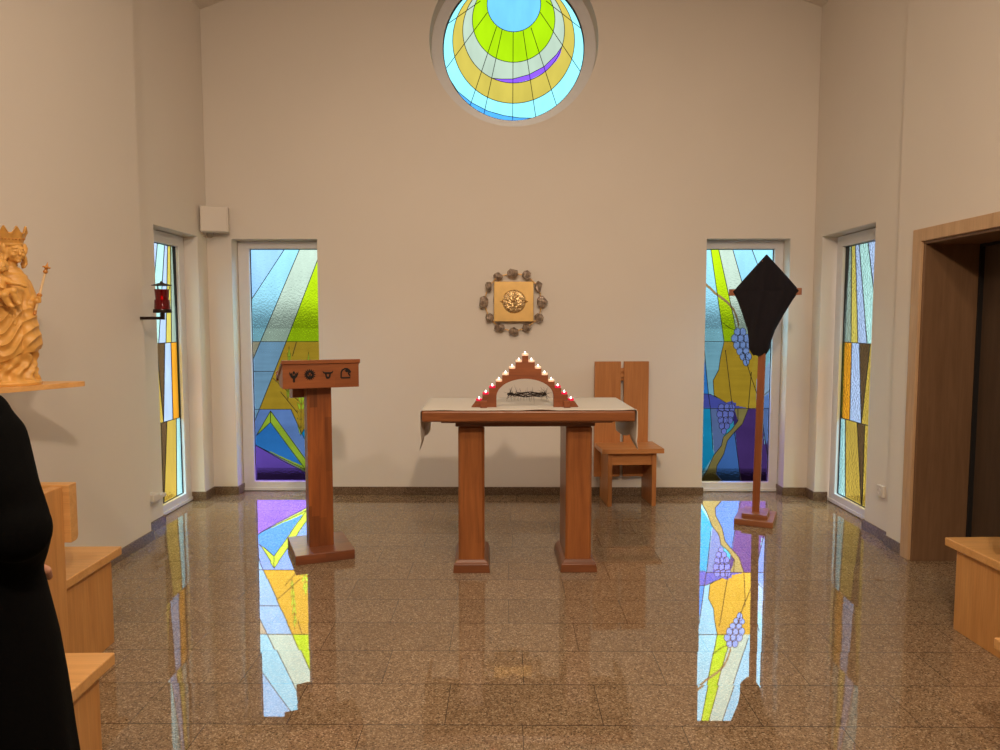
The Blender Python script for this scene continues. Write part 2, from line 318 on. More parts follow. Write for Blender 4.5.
GLASS_WHEAT={'polys':[('pale_cyan',[(-2.373,2.266),(-1.658,2.265),(-1.7,0.004),(-2.434,0.003)]),('ice',[(-2.373,2.266),(-1.977,2.195),(-2.287,1.742),(-2.391,1.59)]),('peri',[(-2.414,0.744),(-1.686,0.745),(-1.7,0.004),(-2.434,0.003)]),('mist',[(-1.843,2.195),(-1.81,2.266),(-1.615,2.265),(-1.701,2.057),(-1.985,1.357),(-2.221,1.357)]),('lime',[(-1.615,2.265),(-1.985,1.36),(-1.585,1.361),(-1.569,2.265)]),('tan',[(-2.398,1.36),(-2.219,1.36),(-2.284,1.212),(-2.409,0.922)]),('steel',[(-2.219,1.36),(-1.985,1.36),(-2.29,0.634),(-2.425,0.327),(-2.409,0.931),(-2.284,1.212)]),('gold',[(-1.985,1.36),(-1.585,1.361),(-1.596,0.741),(-2.243,0.744)]),('peri',[(-2.243,0.744),(-1.956,0.745),(-1.866,0.532),(-1.697,0.171),(-1.699,0.078),(-2.216,0.649),(-2.425,0.327)]),('leaf',[(-1.796,1.17),(-1.785,1.269),(-1.778,1.17)]),('leaf',[(-1.795,0.756),(-1.785,0.798),(-1.776,0.869),(-1.79,0.84)]),('leaf',[(-1.795,0.756),(-1.804,0.798),(-1.81,0.869),(-1.797,0.84)]),('leaf',[(-1.794,0.84),(-1.782,0.882),(-1.771,0.953),(-1.788,0.924)]),('leaf',[(-1.794,0.84),(-1.804,0.882),(-1.812,0.953),(-1.796,0.924)]),('leaf',[(-1.792,0.924),(-1.778,0.965),(-1.766,1.036),(-1.786,1.007)]),('leaf',[(-1.792,0.924),(-1.804,0.965),(-1.813,1.036),(-1.795,1.007)]),('leaf',[(-1.79,1.007),(-1.778,1.049),(-1.768,1.12),(-1.785,1.09)]),('leaf',[(-1.79,1.007),(-1.801,1.049),(-1.808,1.12),(-1.793,1.09)]),('leaf',[(-1.789,1.09),(-1.778,1.132),(-1.769,1.203),(-1.784,1.174)]),('leaf',[(-1.789,1.09),(-1.797,1.132),(-1.803,1.203),(-1.79,1.174)]),('leaf',[(-1.972,1.225),(-1.96,1.32),(-1.953,1.225)]),('leaf',[(-1.982,0.83),(-1.972,0.87),(-1.963,0.938),(-1.977,0.91)]),('leaf',[(-1.982,0.83),(-1.99,0.87),(-1.996,0.938),(-1.984,0.91)]),('leaf',[(-1.977,0.91),(-1.965,0.95),(-1.955,1.018),(-1.972,0.99)]),('leaf',[(-1.977,0.91),(-1.988,0.95),(-1.995,1.018),(-1.98,0.99)]),('leaf',[(-1.973,0.99),(-1.959,1.03),(-1.947,1.097),(-1.966,1.07)]),('leaf',[(-1.973,0.99),(-1.985,1.03),(-1.994,1.097),(-1.976,1.07)]),('leaf',[(-1.968,1.07),(-1.956,1.109),(-1.946,1.177),(-1.963,1.149)]),('leaf',[(-1.968,1.07),(-1.979,1.109),(-1.986,1.177),(-1.971,1.149)]),('leaf',[(-1.964,1.149),(-1.954,1.189),(-1.945,1.257),(-1.959,1.229)]),('leaf',[(-1.964,1.149),(-1.972,1.189),(-1.979,1.257),(-1.966,1.229)]),('leaf',[(-1.872,0.92),(-1.854,1.003),(-1.839,0.92)]),('leaf',[(-1.872,0.503),(-1.855,0.538),(-1.84,0.598),(-1.864,0.573)]),('leaf',[(-1.872,0.503),(-1.887,0.538),(-1.899,0.598),(-1.876,0.573)]),('leaf',[(-1.869,0.573),(-1.849,0.608),(-1.832,0.668),(-1.86,0.644)]),('leaf',[(-1.869,0.573),(-1.887,0.608),(-1.901,0.668),(-1.874,0.644)]),('leaf',[(-1.866,0.644),(-1.843,0.679),(-1.824,0.738),(-1.856,0.714)]),('leaf',[(-1.866,0.644),(-1.887,0.679),(-1.903,0.738),(-1.872,0.714)]),('leaf',[(-1.863,0.714),(-1.84,0.749),(-1.822,0.808),(-1.854,0.784)]),('leaf',[(-1.863,0.714),(-1.884,0.749),(-1.9,0.808),(-1.869,0.784)]),('leaf',[(-1.86,0.784),(-1.84,0.819),(-1.823,0.878),(-1.852,0.854)]),('leaf',[(-1.86,0.784),(-1.878,0.819),(-1.892,0.878),(-1.865,0.854)]),('leaf',[(-1.857,0.854),(-1.84,0.888),(-1.825,0.948),(-1.85,0.923)]),('leaf',[(-1.857,0.854),(-1.872,0.888),(-1.885,0.948),(-1.861,0.923)]),('gold',[(-1.956,0.747),(-1.686,0.747),(-1.685,0.832),(-1.788,0.649),(-1.864,0.521)]),('azure',[(-1.864,0.521),(-1.784,0.649),(-1.649,0.813),(-1.662,0.097),(-1.776,0.337)]),('lime2',[(-2.142,0.731),(-2.278,0.502),(-2.145,0.626),(-1.701,-0.015),(-1.681,0.078)]),('blue',[(-2.145,0.626),(-2.276,0.504),(-2.295,0.419),(-2.042,0.29),(-1.68,0.115),(-1.718,0.013)]),('lime2',[(-2.178,0.368),(-2.042,0.304),(-1.679,0.143),(-1.68,0.088),(-2.043,0.272)]),('violet',[(-2.421,0.483),(-2.287,0.416),(-2.042,0.281),(-1.68,0.092),(-1.683,-0.042),(-2.435,-0.044)])],'leads':[[(-1.977,2.195),(-2.287,1.742)],[(-1.843,2.195),(-2.289,1.203)],[(-1.651,2.182),(-1.985,1.36),(-2.29,0.634)],[(-2.307,1.36),(-1.693,1.361)],[(-2.314,1.089),(-2.101,1.089)],[(-2.323,0.744),(-1.956,0.745)],[(-1.956,0.745),(-1.866,0.532),(-1.758,0.318)],[(-2.142,0.731),(-2.145,0.626)],[(-2.142,0.731),(-2.278,0.502)],[(-2.278,0.502),(-2.145,0.626),(-1.727,0.041)],[(-2.142,0.731),(-1.734,0.143)],[(-2.287,0.416),(-2.042,0.29),(-1.725,0.138)],[(-2.287,0.416),(-2.043,0.272),(-1.726,0.111)],[(-1.864,0.521),(-1.784,0.649),(-1.713,0.777)],[(-1.892,1.36),(-1.931,1.231)],[(-2.116,1.031),(-1.885,0.822)],[(-2.047,0.904),(-1.896,0.713)],[(-1.753,1.086),(-1.82,0.904)]],'fine':[[(-1.857,0.854),(-1.872,0.888),(-1.885,0.948),(-1.861,0.923),(-1.857,0.854)],[(-1.857,0.854),(-1.84,0.888),(-1.825,0.948),(-1.85,0.923),(-1.857,0.854)],[(-1.86,0.784),(-1.878,0.819),(-1.892,0.878),(-1.865,0.854),(-1.86,0.784)],[(-1.86,0.784),(-1.84,0.819),(-1.823,0.878),(-1.852,0.854),(-1.86,0.784)],[(-1.863,0.714),(-1.884,0.749),(-1.9,0.808),(-1.869,0.784),(-1.863,0.714)],[(-1.863,0.714),(-1.84,0.749),(-1.822,0.808),(-1.854,0.784),(-1.863,0.714)],[(-1.866,0.644),(-1.887,0.679),(-1.903,0.738),(-1.872,0.714),(-1.866,0.644)],[(-1.866,0.644),(-1.843,0.679),(-1.824,0.738),(-1.856,0.714),(-1.866,0.644)],[(-1.869,0.573),(-1.887,0.608),(-1.901,0.668),(-1.874,0.644),(-1.869,0.573)],[(-1.869,0.573),(-1.849,0.608),(-1.832,0.668),(-1.86,0.644),(-1.869,0.573)],[(-1.872,0.503),(-1.887,0.538),(-1.899,0.598),(-1.876,0.573),(-1.872,0.503)],[(-1.872,0.503),(-1.855,0.538),(-1.84,0.598),(-1.864,0.573),(-1.872,0.503)],[(-1.872,0.92),(-1.854,1.003),(-1.839,0.92),(-1.872,0.92)],[(-1.964,1.149),(-1.972,1.189),(-1.979,1.257),(-1.966,1.229),(-1.964,1.149)],[(-1.964,1.149),(-1.954,1.189),(-1.945,1.257),(-1.959,1.229),(-1.964,1.149)],[(-1.968,1.07),(-1.979,1.109),(-1.986,1.177),(-1.971,1.149),(-1.968,1.07)],[(-1.968,1.07),(-1.956,1.109),(-1.946,1.177),(-1.963,1.149),(-1.968,1.07)],[(-1.973,0.99),(-1.985,1.03),(-1.994,1.097),(-1.976,1.07),(-1.973,0.99)],[(-1.973,0.99),(-1.959,1.03),(-1.947,1.097),(-1.966,1.07),(-1.973,0.99)],[(-1.977,0.91),(-1.988,0.95),(-1.995,1.018),(-1.98,0.99),(-1.977,0.91)],[(-1.977,0.91),(-1.965,0.95),(-1.955,1.018),(-1.972,0.99),(-1.977,0.91)],[(-1.982,0.83),(-1.99,0.87),(-1.996,0.938),(-1.984,0.91),(-1.982,0.83)],[(-1.982,0.83),(-1.972,0.87),(-1.963,0.938),(-1.977,0.91),(-1.982,0.83)],[(-1.972,1.225),(-1.96,1.32),(-1.953,1.225),(-1.972,1.225)],[(-1.789,1.09),(-1.797,1.132),(-1.803,1.203),(-1.79,1.174),(-1.789,1.09)],[(-1.789,1.09),(-1.778,1.132),(-1.769,1.203),(-1.784,1.174),(-1.789,1.09)],[(-1.79,1.007),(-1.801,1.049),(-1.808,1.12),(-1.793,1.09),(-1.79,1.007)],[(-1.79,1.007),(-1.778,1.049),(-1.768,1.12),(-1.785,1.09),(-1.79,1.007)],[(-1.792,0.924),(-1.804,0.965),(-1.813,1.036),(-1.795,1.007),(-1.792,0.924)],[(-1.792,0.924),(-1.778,0.965),(-1.766,1.036),(-1.786,1.007),(-1.792,0.924)],[(-1.794,0.84),(-1.804,0.882),(-1.812,0.953),(-1.796,0.924),(-1.794,0.84)],[(-1.794,0.84),(-1.782,0.882),(-1.771,0.953),(-1.788,0.924),(-1.794,0.84)],[(-1.795,0.756),(-1.804,0.798),(-1.81,0.869),(-1.797,0.84),(-1.795,0.756)],[(-1.795,0.756),(-1.785,0.798),(-1.776,0.869),(-1.79,0.84),(-1.795,0.756)],[(-1.796,1.17),(-1.785,1.269),(-1.778,1.17),(-1.796,1.17)]]}
GLASS_VINE={'polys':[('pale_cyan',[(1.721,2.262),(2.429,2.262),(2.494,0.012),(1.768,0.011)]),('navy',[(1.75,0.844),(2.29,0.844),(2.293,0.726),(1.753,0.726)]),('lime',[(1.822,2.192),(1.891,2.192),(2.068,1.465),(2.08,1.358),(1.961,1.358)]),('mist',[(1.891,2.192),(2.015,2.192),(2.102,1.91),(2.258,1.358),(2.08,1.358),(2.038,1.59)]),('pale_cyan2',[(2.015,2.192),(2.185,2.192),(2.431,1.572),(2.437,1.358),(2.258,1.358),(2.102,1.91)]),('gold',[(1.961,1.362),(2.276,1.362),(2.266,1.088),(2.216,0.754),(1.994,0.799),(1.881,0.88),(1.87,1.011),(1.92,1.115),(1.931,1.223)]),('gold2',[(2.212,1.088),(2.276,1.362),(2.294,1.362),(2.274,0.754),(2.193,0.754)]),('ice2',[(2.259,1.016),(2.44,1.268),(2.452,0.835),(2.263,0.835)]),('peri',[(2.264,0.817),(2.449,0.944),(2.466,0.362),(2.313,0.654)]),('steelblue',[(1.779,1.196),(1.851,1.178),(1.83,0.889),(1.75,0.871)]),('blue',[(1.744,1.142),(1.802,1.178),(1.83,0.889),(1.749,0.889)]),('navy',[(1.749,0.894),(1.848,0.885),(1.994,0.808),(2.084,0.808),(2.079,0.653),(1.861,0.744),(1.752,0.753)]),('teal',[(1.752,0.758),(1.851,0.758),(1.882,0.379),(1.897,0.333),(1.765,0.122)]),('slate',[(1.851,0.758),(1.941,0.758),(1.982,0.562),(1.976,0.425),(1.897,0.324)]),('navy2',[(2.067,0.753),(2.211,0.754),(2.117,0.562),(2.065,0.471),(2.052,0.653)]),('teal2',[(1.974,0.498),(2.051,0.69),(2.072,0.58),(2.028,0.526)]),('blue2',[(1.984,0.489),(2.081,0.562),(2.149,0.012),(1.768,0.011),(1.873,0.195)]),('plum',[(2.081,0.562),(2.193,0.758),(2.31,0.758),(2.357,0.361),(2.385,0.012),(2.144,0.012)]),('peri2',[(2.301,0.758),(2.472,0.758),(2.488,0.196),(2.366,0.362)]),('plum',[(2.354,0.471),(2.488,0.196),(2.494,0.012),(2.349,0.012)]),('olive',[(2.067,0.758),(2.193,0.758),(2.143,0.617),(2.068,0.535),(2.011,0.462),(1.982,0.343),(1.922,0.232),(1.914,0.159),(1.984,0.085),(1.766,0.085),(1.836,0.195),(1.888,0.324),(1.958,0.416),(1.974,0.498),(2.045,0.562),(2.102,0.644)]),('navy',[(1.994,0.808),(2.052,0.826),(2.076,0.753),(2.051,0.69),(1.915,0.708),(1.905,0.771)]),('pale_cyan3',[(1.78,1.362),(1.961,1.362),(1.931,1.223),(1.918,1.106),(1.87,1.011),(1.881,0.889),(1.83,0.889),(1.797,1.178)]),('vine',[(1.751,1.89),(1.786,1.858),(1.874,1.779),(1.972,1.708),(2.03,1.644),(2.061,1.579),(2.085,1.489),(2.096,1.509),(2.072,1.598),(2.041,1.663),(1.983,1.727),(1.885,1.798),(1.797,1.878),(1.762,1.909)]),('grape',[(2.107,1.447),(2.104,1.431),(2.097,1.418),(2.085,1.411),(2.072,1.411),(2.06,1.418),(2.051,1.431),(2.048,1.447),(2.05,1.464),(2.058,1.477),(2.07,1.484),(2.083,1.484),(2.095,1.477),(2.104,1.464)]),('grape',[(2.156,1.447),(2.154,1.431),(2.146,1.418),(2.134,1.411),(2.121,1.411),(2.109,1.418),(2.1,1.431),(2.097,1.447),(2.1,1.464),(2.107,1.477),(2.119,1.484),(2.132,1.484),(2.144,1.477),(2.153,1.464)]),('grape',[(2.089,1.389),(2.086,1.372),(2.077,1.358),(2.065,1.351),(2.05,1.351),(2.037,1.358),(2.028,1.372),(2.024,1.389),(2.027,1.406),(2.036,1.42),(2.048,1.428),(2.063,1.428),(2.076,1.42),(2.085,1.406)]),('grape',[(2.142,1.389),(2.14,1.372),(2.131,1.358),(2.118,1.351),(2.104,1.351),(2.091,1.358),(2.082,1.372),(2.078,1.389),(2.081,1.406),(2.089,1.42),(2.102,1.428),(2.116,1.428),(2.129,1.42),(2.139,1.406)]),('grape',[(2.196,1.389),(2.193,1.372),(2.185,1.358),(2.172,1.351),(2.158,1.351),(2.144,1.358),(2.135,1.372),(2.132,1.389),(2.134,1.406),(2.143,1.42),(2.156,1.428),(2.17,1.428),(2.183,1.42),(2.192,1.406)]),('grape',[(2.107,1.331),(2.104,1.314),(2.096,1.3),(2.084,1.292),(2.07,1.292),(2.057,1.3),(2.048,1.314),(2.045,1.331),(2.047,1.348),(2.056,1.362),(2.068,1.369),(2.082,1.369),(2.095,1.362),(2.104,1.348)]),('grape',[(2.161,1.331),(2.158,1.314),(2.15,1.3),(2.137,1.292),(2.123,1.292),(2.111,1.3),(2.102,1.314),(2.098,1.331),(2.101,1.348),(2.109,1.362),(2.122,1.369),(2.135,1.369),(2.148,1.362),(2.157,1.348)]),('grape',[(2.214,1.331),(2.212,1.314),(2.203,1.3),(2.191,1.293),(2.177,1.293),(2.164,1.3),(2.155,1.314),(2.152,1.331),(2.154,1.348),(2.163,1.362),(2.175,1.369),(2.189,1.369),(2.202,1.362),(2.211,1.348)]),('grape',[(2.134,1.277),(2.132,1.261),(2.124,1.248),(2.112,1.24),(2.098,1.24),(2.086,1.248),(2.077,1.261),(2.074,1.277),(2.076,1.293),(2.084,1.307),(2.096,1.314),(2.11,1.314),(2.122,1.307),(2.131,1.293)]),('grape',[(2.188,1.277),(2.185,1.261),(2.177,1.248),(2.165,1.24),(2.152,1.24),(2.139,1.248),(2.131,1.261),(2.127,1.277),(2.13,1.293),(2.138,1.307),(2.15,1.314),(2.164,1.314),(2.176,1.307),(2.185,1.294)]),('grape',[(2.161,1.228),(2.158,1.212),(2.151,1.2),(2.139,1.193),(2.127,1.193),(2.115,1.2),(2.107,1.212),(2.103,1.228),(2.106,1.243),(2.114,1.256),(2.125,1.263),(2.138,1.263),(2.149,1.256),(2.157,1.243)]),('grape',[(2.21,1.228),(2.208,1.212),(2.2,1.2),(2.189,1.193),(2.176,1.193),(2.164,1.2),(2.156,1.212),(2.153,1.228),(2.155,1.243),(2.163,1.256),(2.174,1.263),(2.187,1.263),(2.198,1.256),(2.207,1.243)]),('grape',[(2.191,1.183),(2.189,1.165),(2.181,1.15),(2.17,1.142),(2.157,1.142),(2.146,1.15),(2.137,1.165),(2.134,1.183),(2.136,1.201),(2.144,1.215),(2.155,1.223),(2.168,1.223),(2.18,1.215),(2.188,1.201)]),('grape2',[(1.979,0.762),(1.977,0.747),(1.969,0.734),(1.957,0.727),(1.945,0.727),(1.933,0.734),(1.925,0.747),(1.921,0.762),(1.924,0.778),(1.932,0.791),(1.943,0.798),(1.956,0.798),(1.968,0.791),(1.976,0.778)]),('grape2',[(2.029,0.762),(2.026,0.747),(2.018,0.734),(2.007,0.727),(1.994,0.727),(1.982,0.734),(1.974,0.747),(1.971,0.762),(1.973,0.778),(1.981,0.791),(1.992,0.798),(2.005,0.798),(2.017,0.791),(2.025,0.778)]),('grape2',[(2.074,0.763),(2.071,0.747),(2.063,0.734),(2.052,0.727),(2.039,0.727),(2.027,0.734),(2.019,0.747),(2.016,0.762),(2.018,0.778),(2.026,0.791),(2.037,0.798),(2.05,0.798),(2.062,0.791),(2.07,0.778)]),('grape2',[(1.967,0.703),(1.964,0.688),(1.957,0.675),(1.945,0.668),(1.932,0.668),(1.921,0.675),(1.912,0.687),(1.909,0.703),(1.912,0.719),(1.919,0.732),(1.931,0.739),(1.944,0.739),(1.955,0.732),(1.964,0.719)]),('grape2',[(2.016,0.703),(2.014,0.688),(2.006,0.675),(1.995,0.668),(1.982,0.668),(1.97,0.675),(1.962,0.688),(1.959,0.703),(1.961,0.719),(1.969,0.732),(1.98,0.739),(1.993,0.739),(2.005,0.732),(2.013,0.719)]),('grape2',[(2.066,0.703),(2.064,0.688),(2.056,0.675),(2.044,0.668),(2.032,0.668),(2.02,0.675),(2.012,0.688),(2.008,0.703),(2.011,0.719),(2.019,0.732),(2.03,0.739),(2.043,0.739),(2.054,0.732),(2.063,0.719)]),('grape2',[(1.975,0.649),(1.973,0.634),(1.966,0.622),(1.955,0.615),(1.943,0.615),(1.932,0.622),(1.924,0.634),(1.921,0.649),(1.924,0.664),(1.931,0.676),(1.942,0.682),(1.954,0.682),(1.965,0.676),(1.972,0.664)]),('grape2',[(2.02,0.649),(2.018,0.634),(2.011,0.622),(2.0,0.615),(1.988,0.615),(1.977,0.622),(1.969,0.634),(1.966,0.649),(1.969,0.664),(1.976,0.676),(1.987,0.682),(1.999,0.682),(2.01,0.676),(2.017,0.664)]),('grape2',[(2.056,0.649),(2.054,0.634),(2.047,0.622),(2.036,0.615),(2.024,0.615),(2.013,0.622),(2.005,0.634),(2.002,0.649),(2.005,0.664),(2.012,0.676),(2.023,0.682),(2.035,0.683),(2.046,0.676),(2.053,0.664)]),('grape2',[(1.985,0.599),(1.982,0.584),(1.975,0.573),(1.965,0.567),(1.953,0.567),(1.943,0.573),(1.935,0.584),(1.932,0.599),(1.935,0.613),(1.942,0.624),(1.952,0.631),(1.964,0.631),(1.974,0.624),(1.982,0.613)]),('grape2',[(2.03,0.599),(2.027,0.584),(2.02,0.573),(2.01,0.567),(1.999,0.567),(1.988,0.573),(1.98,0.584),(1.977,0.599),(1.98,0.613),(1.987,0.624),(1.997,0.631),(2.009,0.631),(2.019,0.624),(2.027,0.613)]),('grape2',[(2.001,0.548),(1.999,0.536),(1.993,0.526),(1.984,0.52),(1.973,0.52),(1.964,0.526),(1.957,0.536),(1.954,0.548),(1.956,0.561),(1.963,0.571),(1.972,0.577),(1.982,0.577),(1.992,0.571),(1.999,0.561)])],'leads':[[(1.822,2.192),(1.961,1.358)],[(1.891,2.192),(2.068,1.465)],[(2.015,2.192),(2.102,1.91),(2.249,1.394)],[(2.185,2.192),(2.297,1.91)],[(1.767,1.362),(2.053,1.362)],[(1.779,0.755),(2.4,0.756)],[(1.961,1.362),(1.931,1.223),(1.918,1.106),(1.87,1.011),(1.881,0.876),(1.991,0.808)],[(1.974,1.286),(2.049,0.762)],[(2.136,1.268),(2.204,1.061),(2.271,0.881)],[(1.776,0.891),(1.848,0.885),(1.921,0.849)],[(1.851,0.755),(1.882,0.379)],[(1.776,1.358),(1.83,0.889),(1.851,0.755)],[(2.073,0.544),(2.146,0.067)],[(2.193,0.755),(2.143,0.617),(2.068,0.535),(2.011,0.462),(1.982,0.343),(1.922,0.232),(1.914,0.159),(1.984,0.076)],[(2.099,0.753),(2.102,0.644),(2.045,0.562),(1.974,0.498),(1.958,0.416),(1.888,0.324),(1.836,0.195),(1.793,0.122)],[(1.923,1.546),(2.014,1.479),(2.055,1.465)],[(2.264,0.817),(2.395,0.935)],[(2.212,1.088),(2.193,0.754)],[(2.301,0.763),(2.376,0.334)],[(2.348,1.331),(2.283,1.088)]],'fine':[[(2.107,1.447),(2.104,1.431),(2.097,1.418),(2.085,1.411),(2.072,1.411),(2.06,1.418),(2.051,1.431),(2.048,1.447),(2.05,1.464),(2.058,1.477),(2.07,1.484),(2.083,1.484),(2.095,1.477),(2.104,1.464),(2.107,1.447)],[(2.156,1.447),(2.154,1.431),(2.146,1.418),(2.134,1.411),(2.121,1.411),(2.109,1.418),(2.1,1.431),(2.097,1.447),(2.1,1.464),(2.107,1.477),(2.119,1.484),(2.132,1.484),(2.144,1.477),(2.153,1.464),(2.156,1.447)],[(2.089,1.389),(2.086,1.372),(2.077,1.358),(2.065,1.351),(2.05,1.351),(2.037,1.358),(2.028,1.372),(2.024,1.389),(2.027,1.406),(2.036,1.42),(2.048,1.428),(2.063,1.428),(2.076,1.42),(2.085,1.406),(2.089,1.389)],[(2.142,1.389),(2.14,1.372),(2.131,1.358),(2.118,1.351),(2.104,1.351),(2.091,1.358),(2.082,1.372),(2.078,1.389),(2.081,1.406),(2.089,1.42),(2.102,1.428),(2.116,1.428),(2.129,1.42),(2.139,1.406),(2.142,1.389)],[(2.196,1.389),(2.193,1.372),(2.185,1.358),(2.172,1.351),(2.158,1.351),(2.144,1.358),(2.135,1.372),(2.132,1.389),(2.134,1.406),(2.143,1.42),(2.156,1.428),(2.17,1.428),(2.183,1.42),(2.192,1.406),(2.196,1.389)],[(2.107,1.331),(2.104,1.314),(2.096,1.3),(2.084,1.292),(2.07,1.292),(2.057,1.3),(2.048,1.314),(2.045,1.331),(2.047,1.348),(2.056,1.362),(2.068,1.369),(2.082,1.369),(2.095,1.362),(2.104,1.348),(2.107,1.331)],[(2.161,1.331),(2.158,1.314),(2.15,1.3),(2.137,1.292),(2.123,1.292),(2.111,1.3),(2.102,1.314),(2.098,1.331),(2.101,1.348),(2.109,1.362),(2.122,1.369),(2.135,1.369),(2.148,1.362),(2.157,1.348),(2.161,1.331)],[(2.214,1.331),(2.212,1.314),(2.203,1.3),(2.191,1.293),(2.177,1.293),(2.164,1.3),(2.155,1.314),(2.152,1.331),(2.154,1.348),(2.163,1.362),(2.175,1.369),(2.189,1.369),(2.202,1.362),(2.211,1.348),(2.214,1.331)],[(2.134,1.277),(2.132,1.261),(2.124,1.248),(2.112,1.24),(2.098,1.24),(2.086,1.248),(2.077,1.261),(2.074,1.277),(2.076,1.293),(2.084,1.307),(2.096,1.314),(2.11,1.314),(2.122,1.307),(2.131,1.293),(2.134,1.277)],[(2.188,1.277),(2.185,1.261),(2.177,1.248),(2.165,1.24),(2.152,1.24),(2.139,1.248),(2.131,1.261),(2.127,1.277),(2.13,1.293),(2.138,1.307),(2.15,1.314),(2.164,1.314),(2.176,1.307),(2.185,1.294),(2.188,1.277)],[(2.161,1.228),(2.158,1.212),(2.151,1.2),(2.139,1.193),(2.127,1.193),(2.115,1.2),(2.107,1.212),(2.103,1.228),(2.106,1.243),(2.114,1.256),(2.125,1.263),(2.138,1.263),(2.149,1.256),(2.157,1.243),(2.161,1.228)],[(2.21,1.228),(2.208,1.212),(2.2,1.2),(2.189,1.193),(2.176,1.193),(2.164,1.2),(2.156,1.212),(2.153,1.228),(2.155,1.243),(2.163,1.256),(2.174,1.263),(2.187,1.263),(2.198,1.256),(2.207,1.243),(2.21,1.228)],[(2.191,1.183),(2.189,1.165),(2.181,1.15),(2.17,1.142),(2.157,1.142),(2.146,1.15),(2.137,1.165),(2.134,1.183),(2.136,1.201),(2.144,1.215),(2.155,1.223),(2.168,1.223),(2.18,1.215),(2.188,1.201),(2.191,1.183)],[(1.979,0.762),(1.977,0.747),(1.969,0.734),(1.957,0.727),(1.945,0.727),(1.933,0.734),(1.925,0.747),(1.921,0.762),(1.924,0.778),(1.932,0.791),(1.943,0.798),(1.956,0.798),(1.968,0.791),(1.976,0.778),(1.979,0.762)],[(2.029,0.762),(2.026,0.747),(2.018,0.734),(2.007,0.727),(1.994,0.727),(1.982,0.734),(1.974,0.747),(1.971,0.762),(1.973,0.778),(1.981,0.791),(1.992,0.798),(2.005,0.798),(2.017,0.791),(2.025,0.778),(2.029,0.762)],[(2.074,0.763),(2.071,0.747),(2.063,0.734),(2.052,0.727),(2.039,0.727),(2.027,0.734),(2.019,0.747),(2.016,0.762),(2.018,0.778),(2.026,0.791),(2.037,0.798),(2.05,0.798),(2.062,0.791),(2.07,0.778),(2.074,0.763)],[(1.967,0.703),(1.964,0.688),(1.957,0.675),(1.945,0.668),(1.932,0.668),(1.921,0.675),(1.912,0.687),(1.909,0.703),(1.912,0.719),(1.919,0.732),(1.931,0.739),(1.944,0.739),(1.955,0.732),(1.964,0.719),(1.967,0.703)],[(2.016,0.703),(2.014,0.688),(2.006,0.675),(1.995,0.668),(1.982,0.668),(1.97,0.675),(1.962,0.688),(1.959,0.703),(1.961,0.719),(1.969,0.732),(1.98,0.739),(1.993,0.739),(2.005,0.732),(2.013,0.719),(2.016,0.703)],[(2.066,0.703),(2.064,0.688),(2.056,0.675),(2.044,0.668),(2.032,0.668),(2.02,0.675),(2.012,0.688),(2.008,0.703),(2.011,0.719),(2.019,0.732),(2.03,0.739),(2.043,0.739),(2.054,0.732),(2.063,0.719),(2.066,0.703)],[(1.975,0.649),(1.973,0.634),(1.966,0.622),(1.955,0.615),(1.943,0.615),(1.932,0.622),(1.924,0.634),(1.921,0.649),(1.924,0.664),(1.931,0.676),(1.942,0.682),(1.954,0.682),(1.965,0.676),(1.972,0.664),(1.975,0.649)],[(2.02,0.649),(2.018,0.634),(2.011,0.622),(2.0,0.615),(1.988,0.615),(1.977,0.622),(1.969,0.634),(1.966,0.649),(1.969,0.664),(1.976,0.676),(1.987,0.682),(1.999,0.682),(2.01,0.676),(2.017,0.664),(2.02,0.649)],[(2.056,0.649),(2.054,0.634),(2.047,0.622),(2.036,0.615),(2.024,0.615),(2.013,0.622),(2.005,0.634),(2.002,0.649),(2.005,0.664),(2.012,0.676),(2.023,0.682),(2.035,0.683),(2.046,0.676),(2.053,0.664),(2.056,0.649)],[(1.985,0.599),(1.982,0.584),(1.975,0.573),(1.965,0.567),(1.953,0.567),(1.943,0.573),(1.935,0.584),(1.932,0.599),(1.935,0.613),(1.942,0.624),(1.952,0.631),(1.964,0.631),(1.974,0.624),(1.982,0.613),(1.985,0.599)],[(2.03,0.599),(2.027,0.584),(2.02,0.573),(2.01,0.567),(1.999,0.567),(1.988,0.573),(1.98,0.584),(1.977,0.599),(1.98,0.613),(1.987,0.624),(1.997,0.631),(2.009,0.631),(2.019,0.624),(2.027,0.613),(2.03,0.599)],[(2.001,0.548),(1.999,0.536),(1.993,0.526),(1.984,0.52),(1.973,0.52),(1.964,0.526),(1.957,0.536),(1.954,0.548),(1.956,0.561),(1.963,0.571),(1.972,0.577),(1.982,0.577),(1.992,0.571),(1.999,0.561),(2.001,0.548)]]}
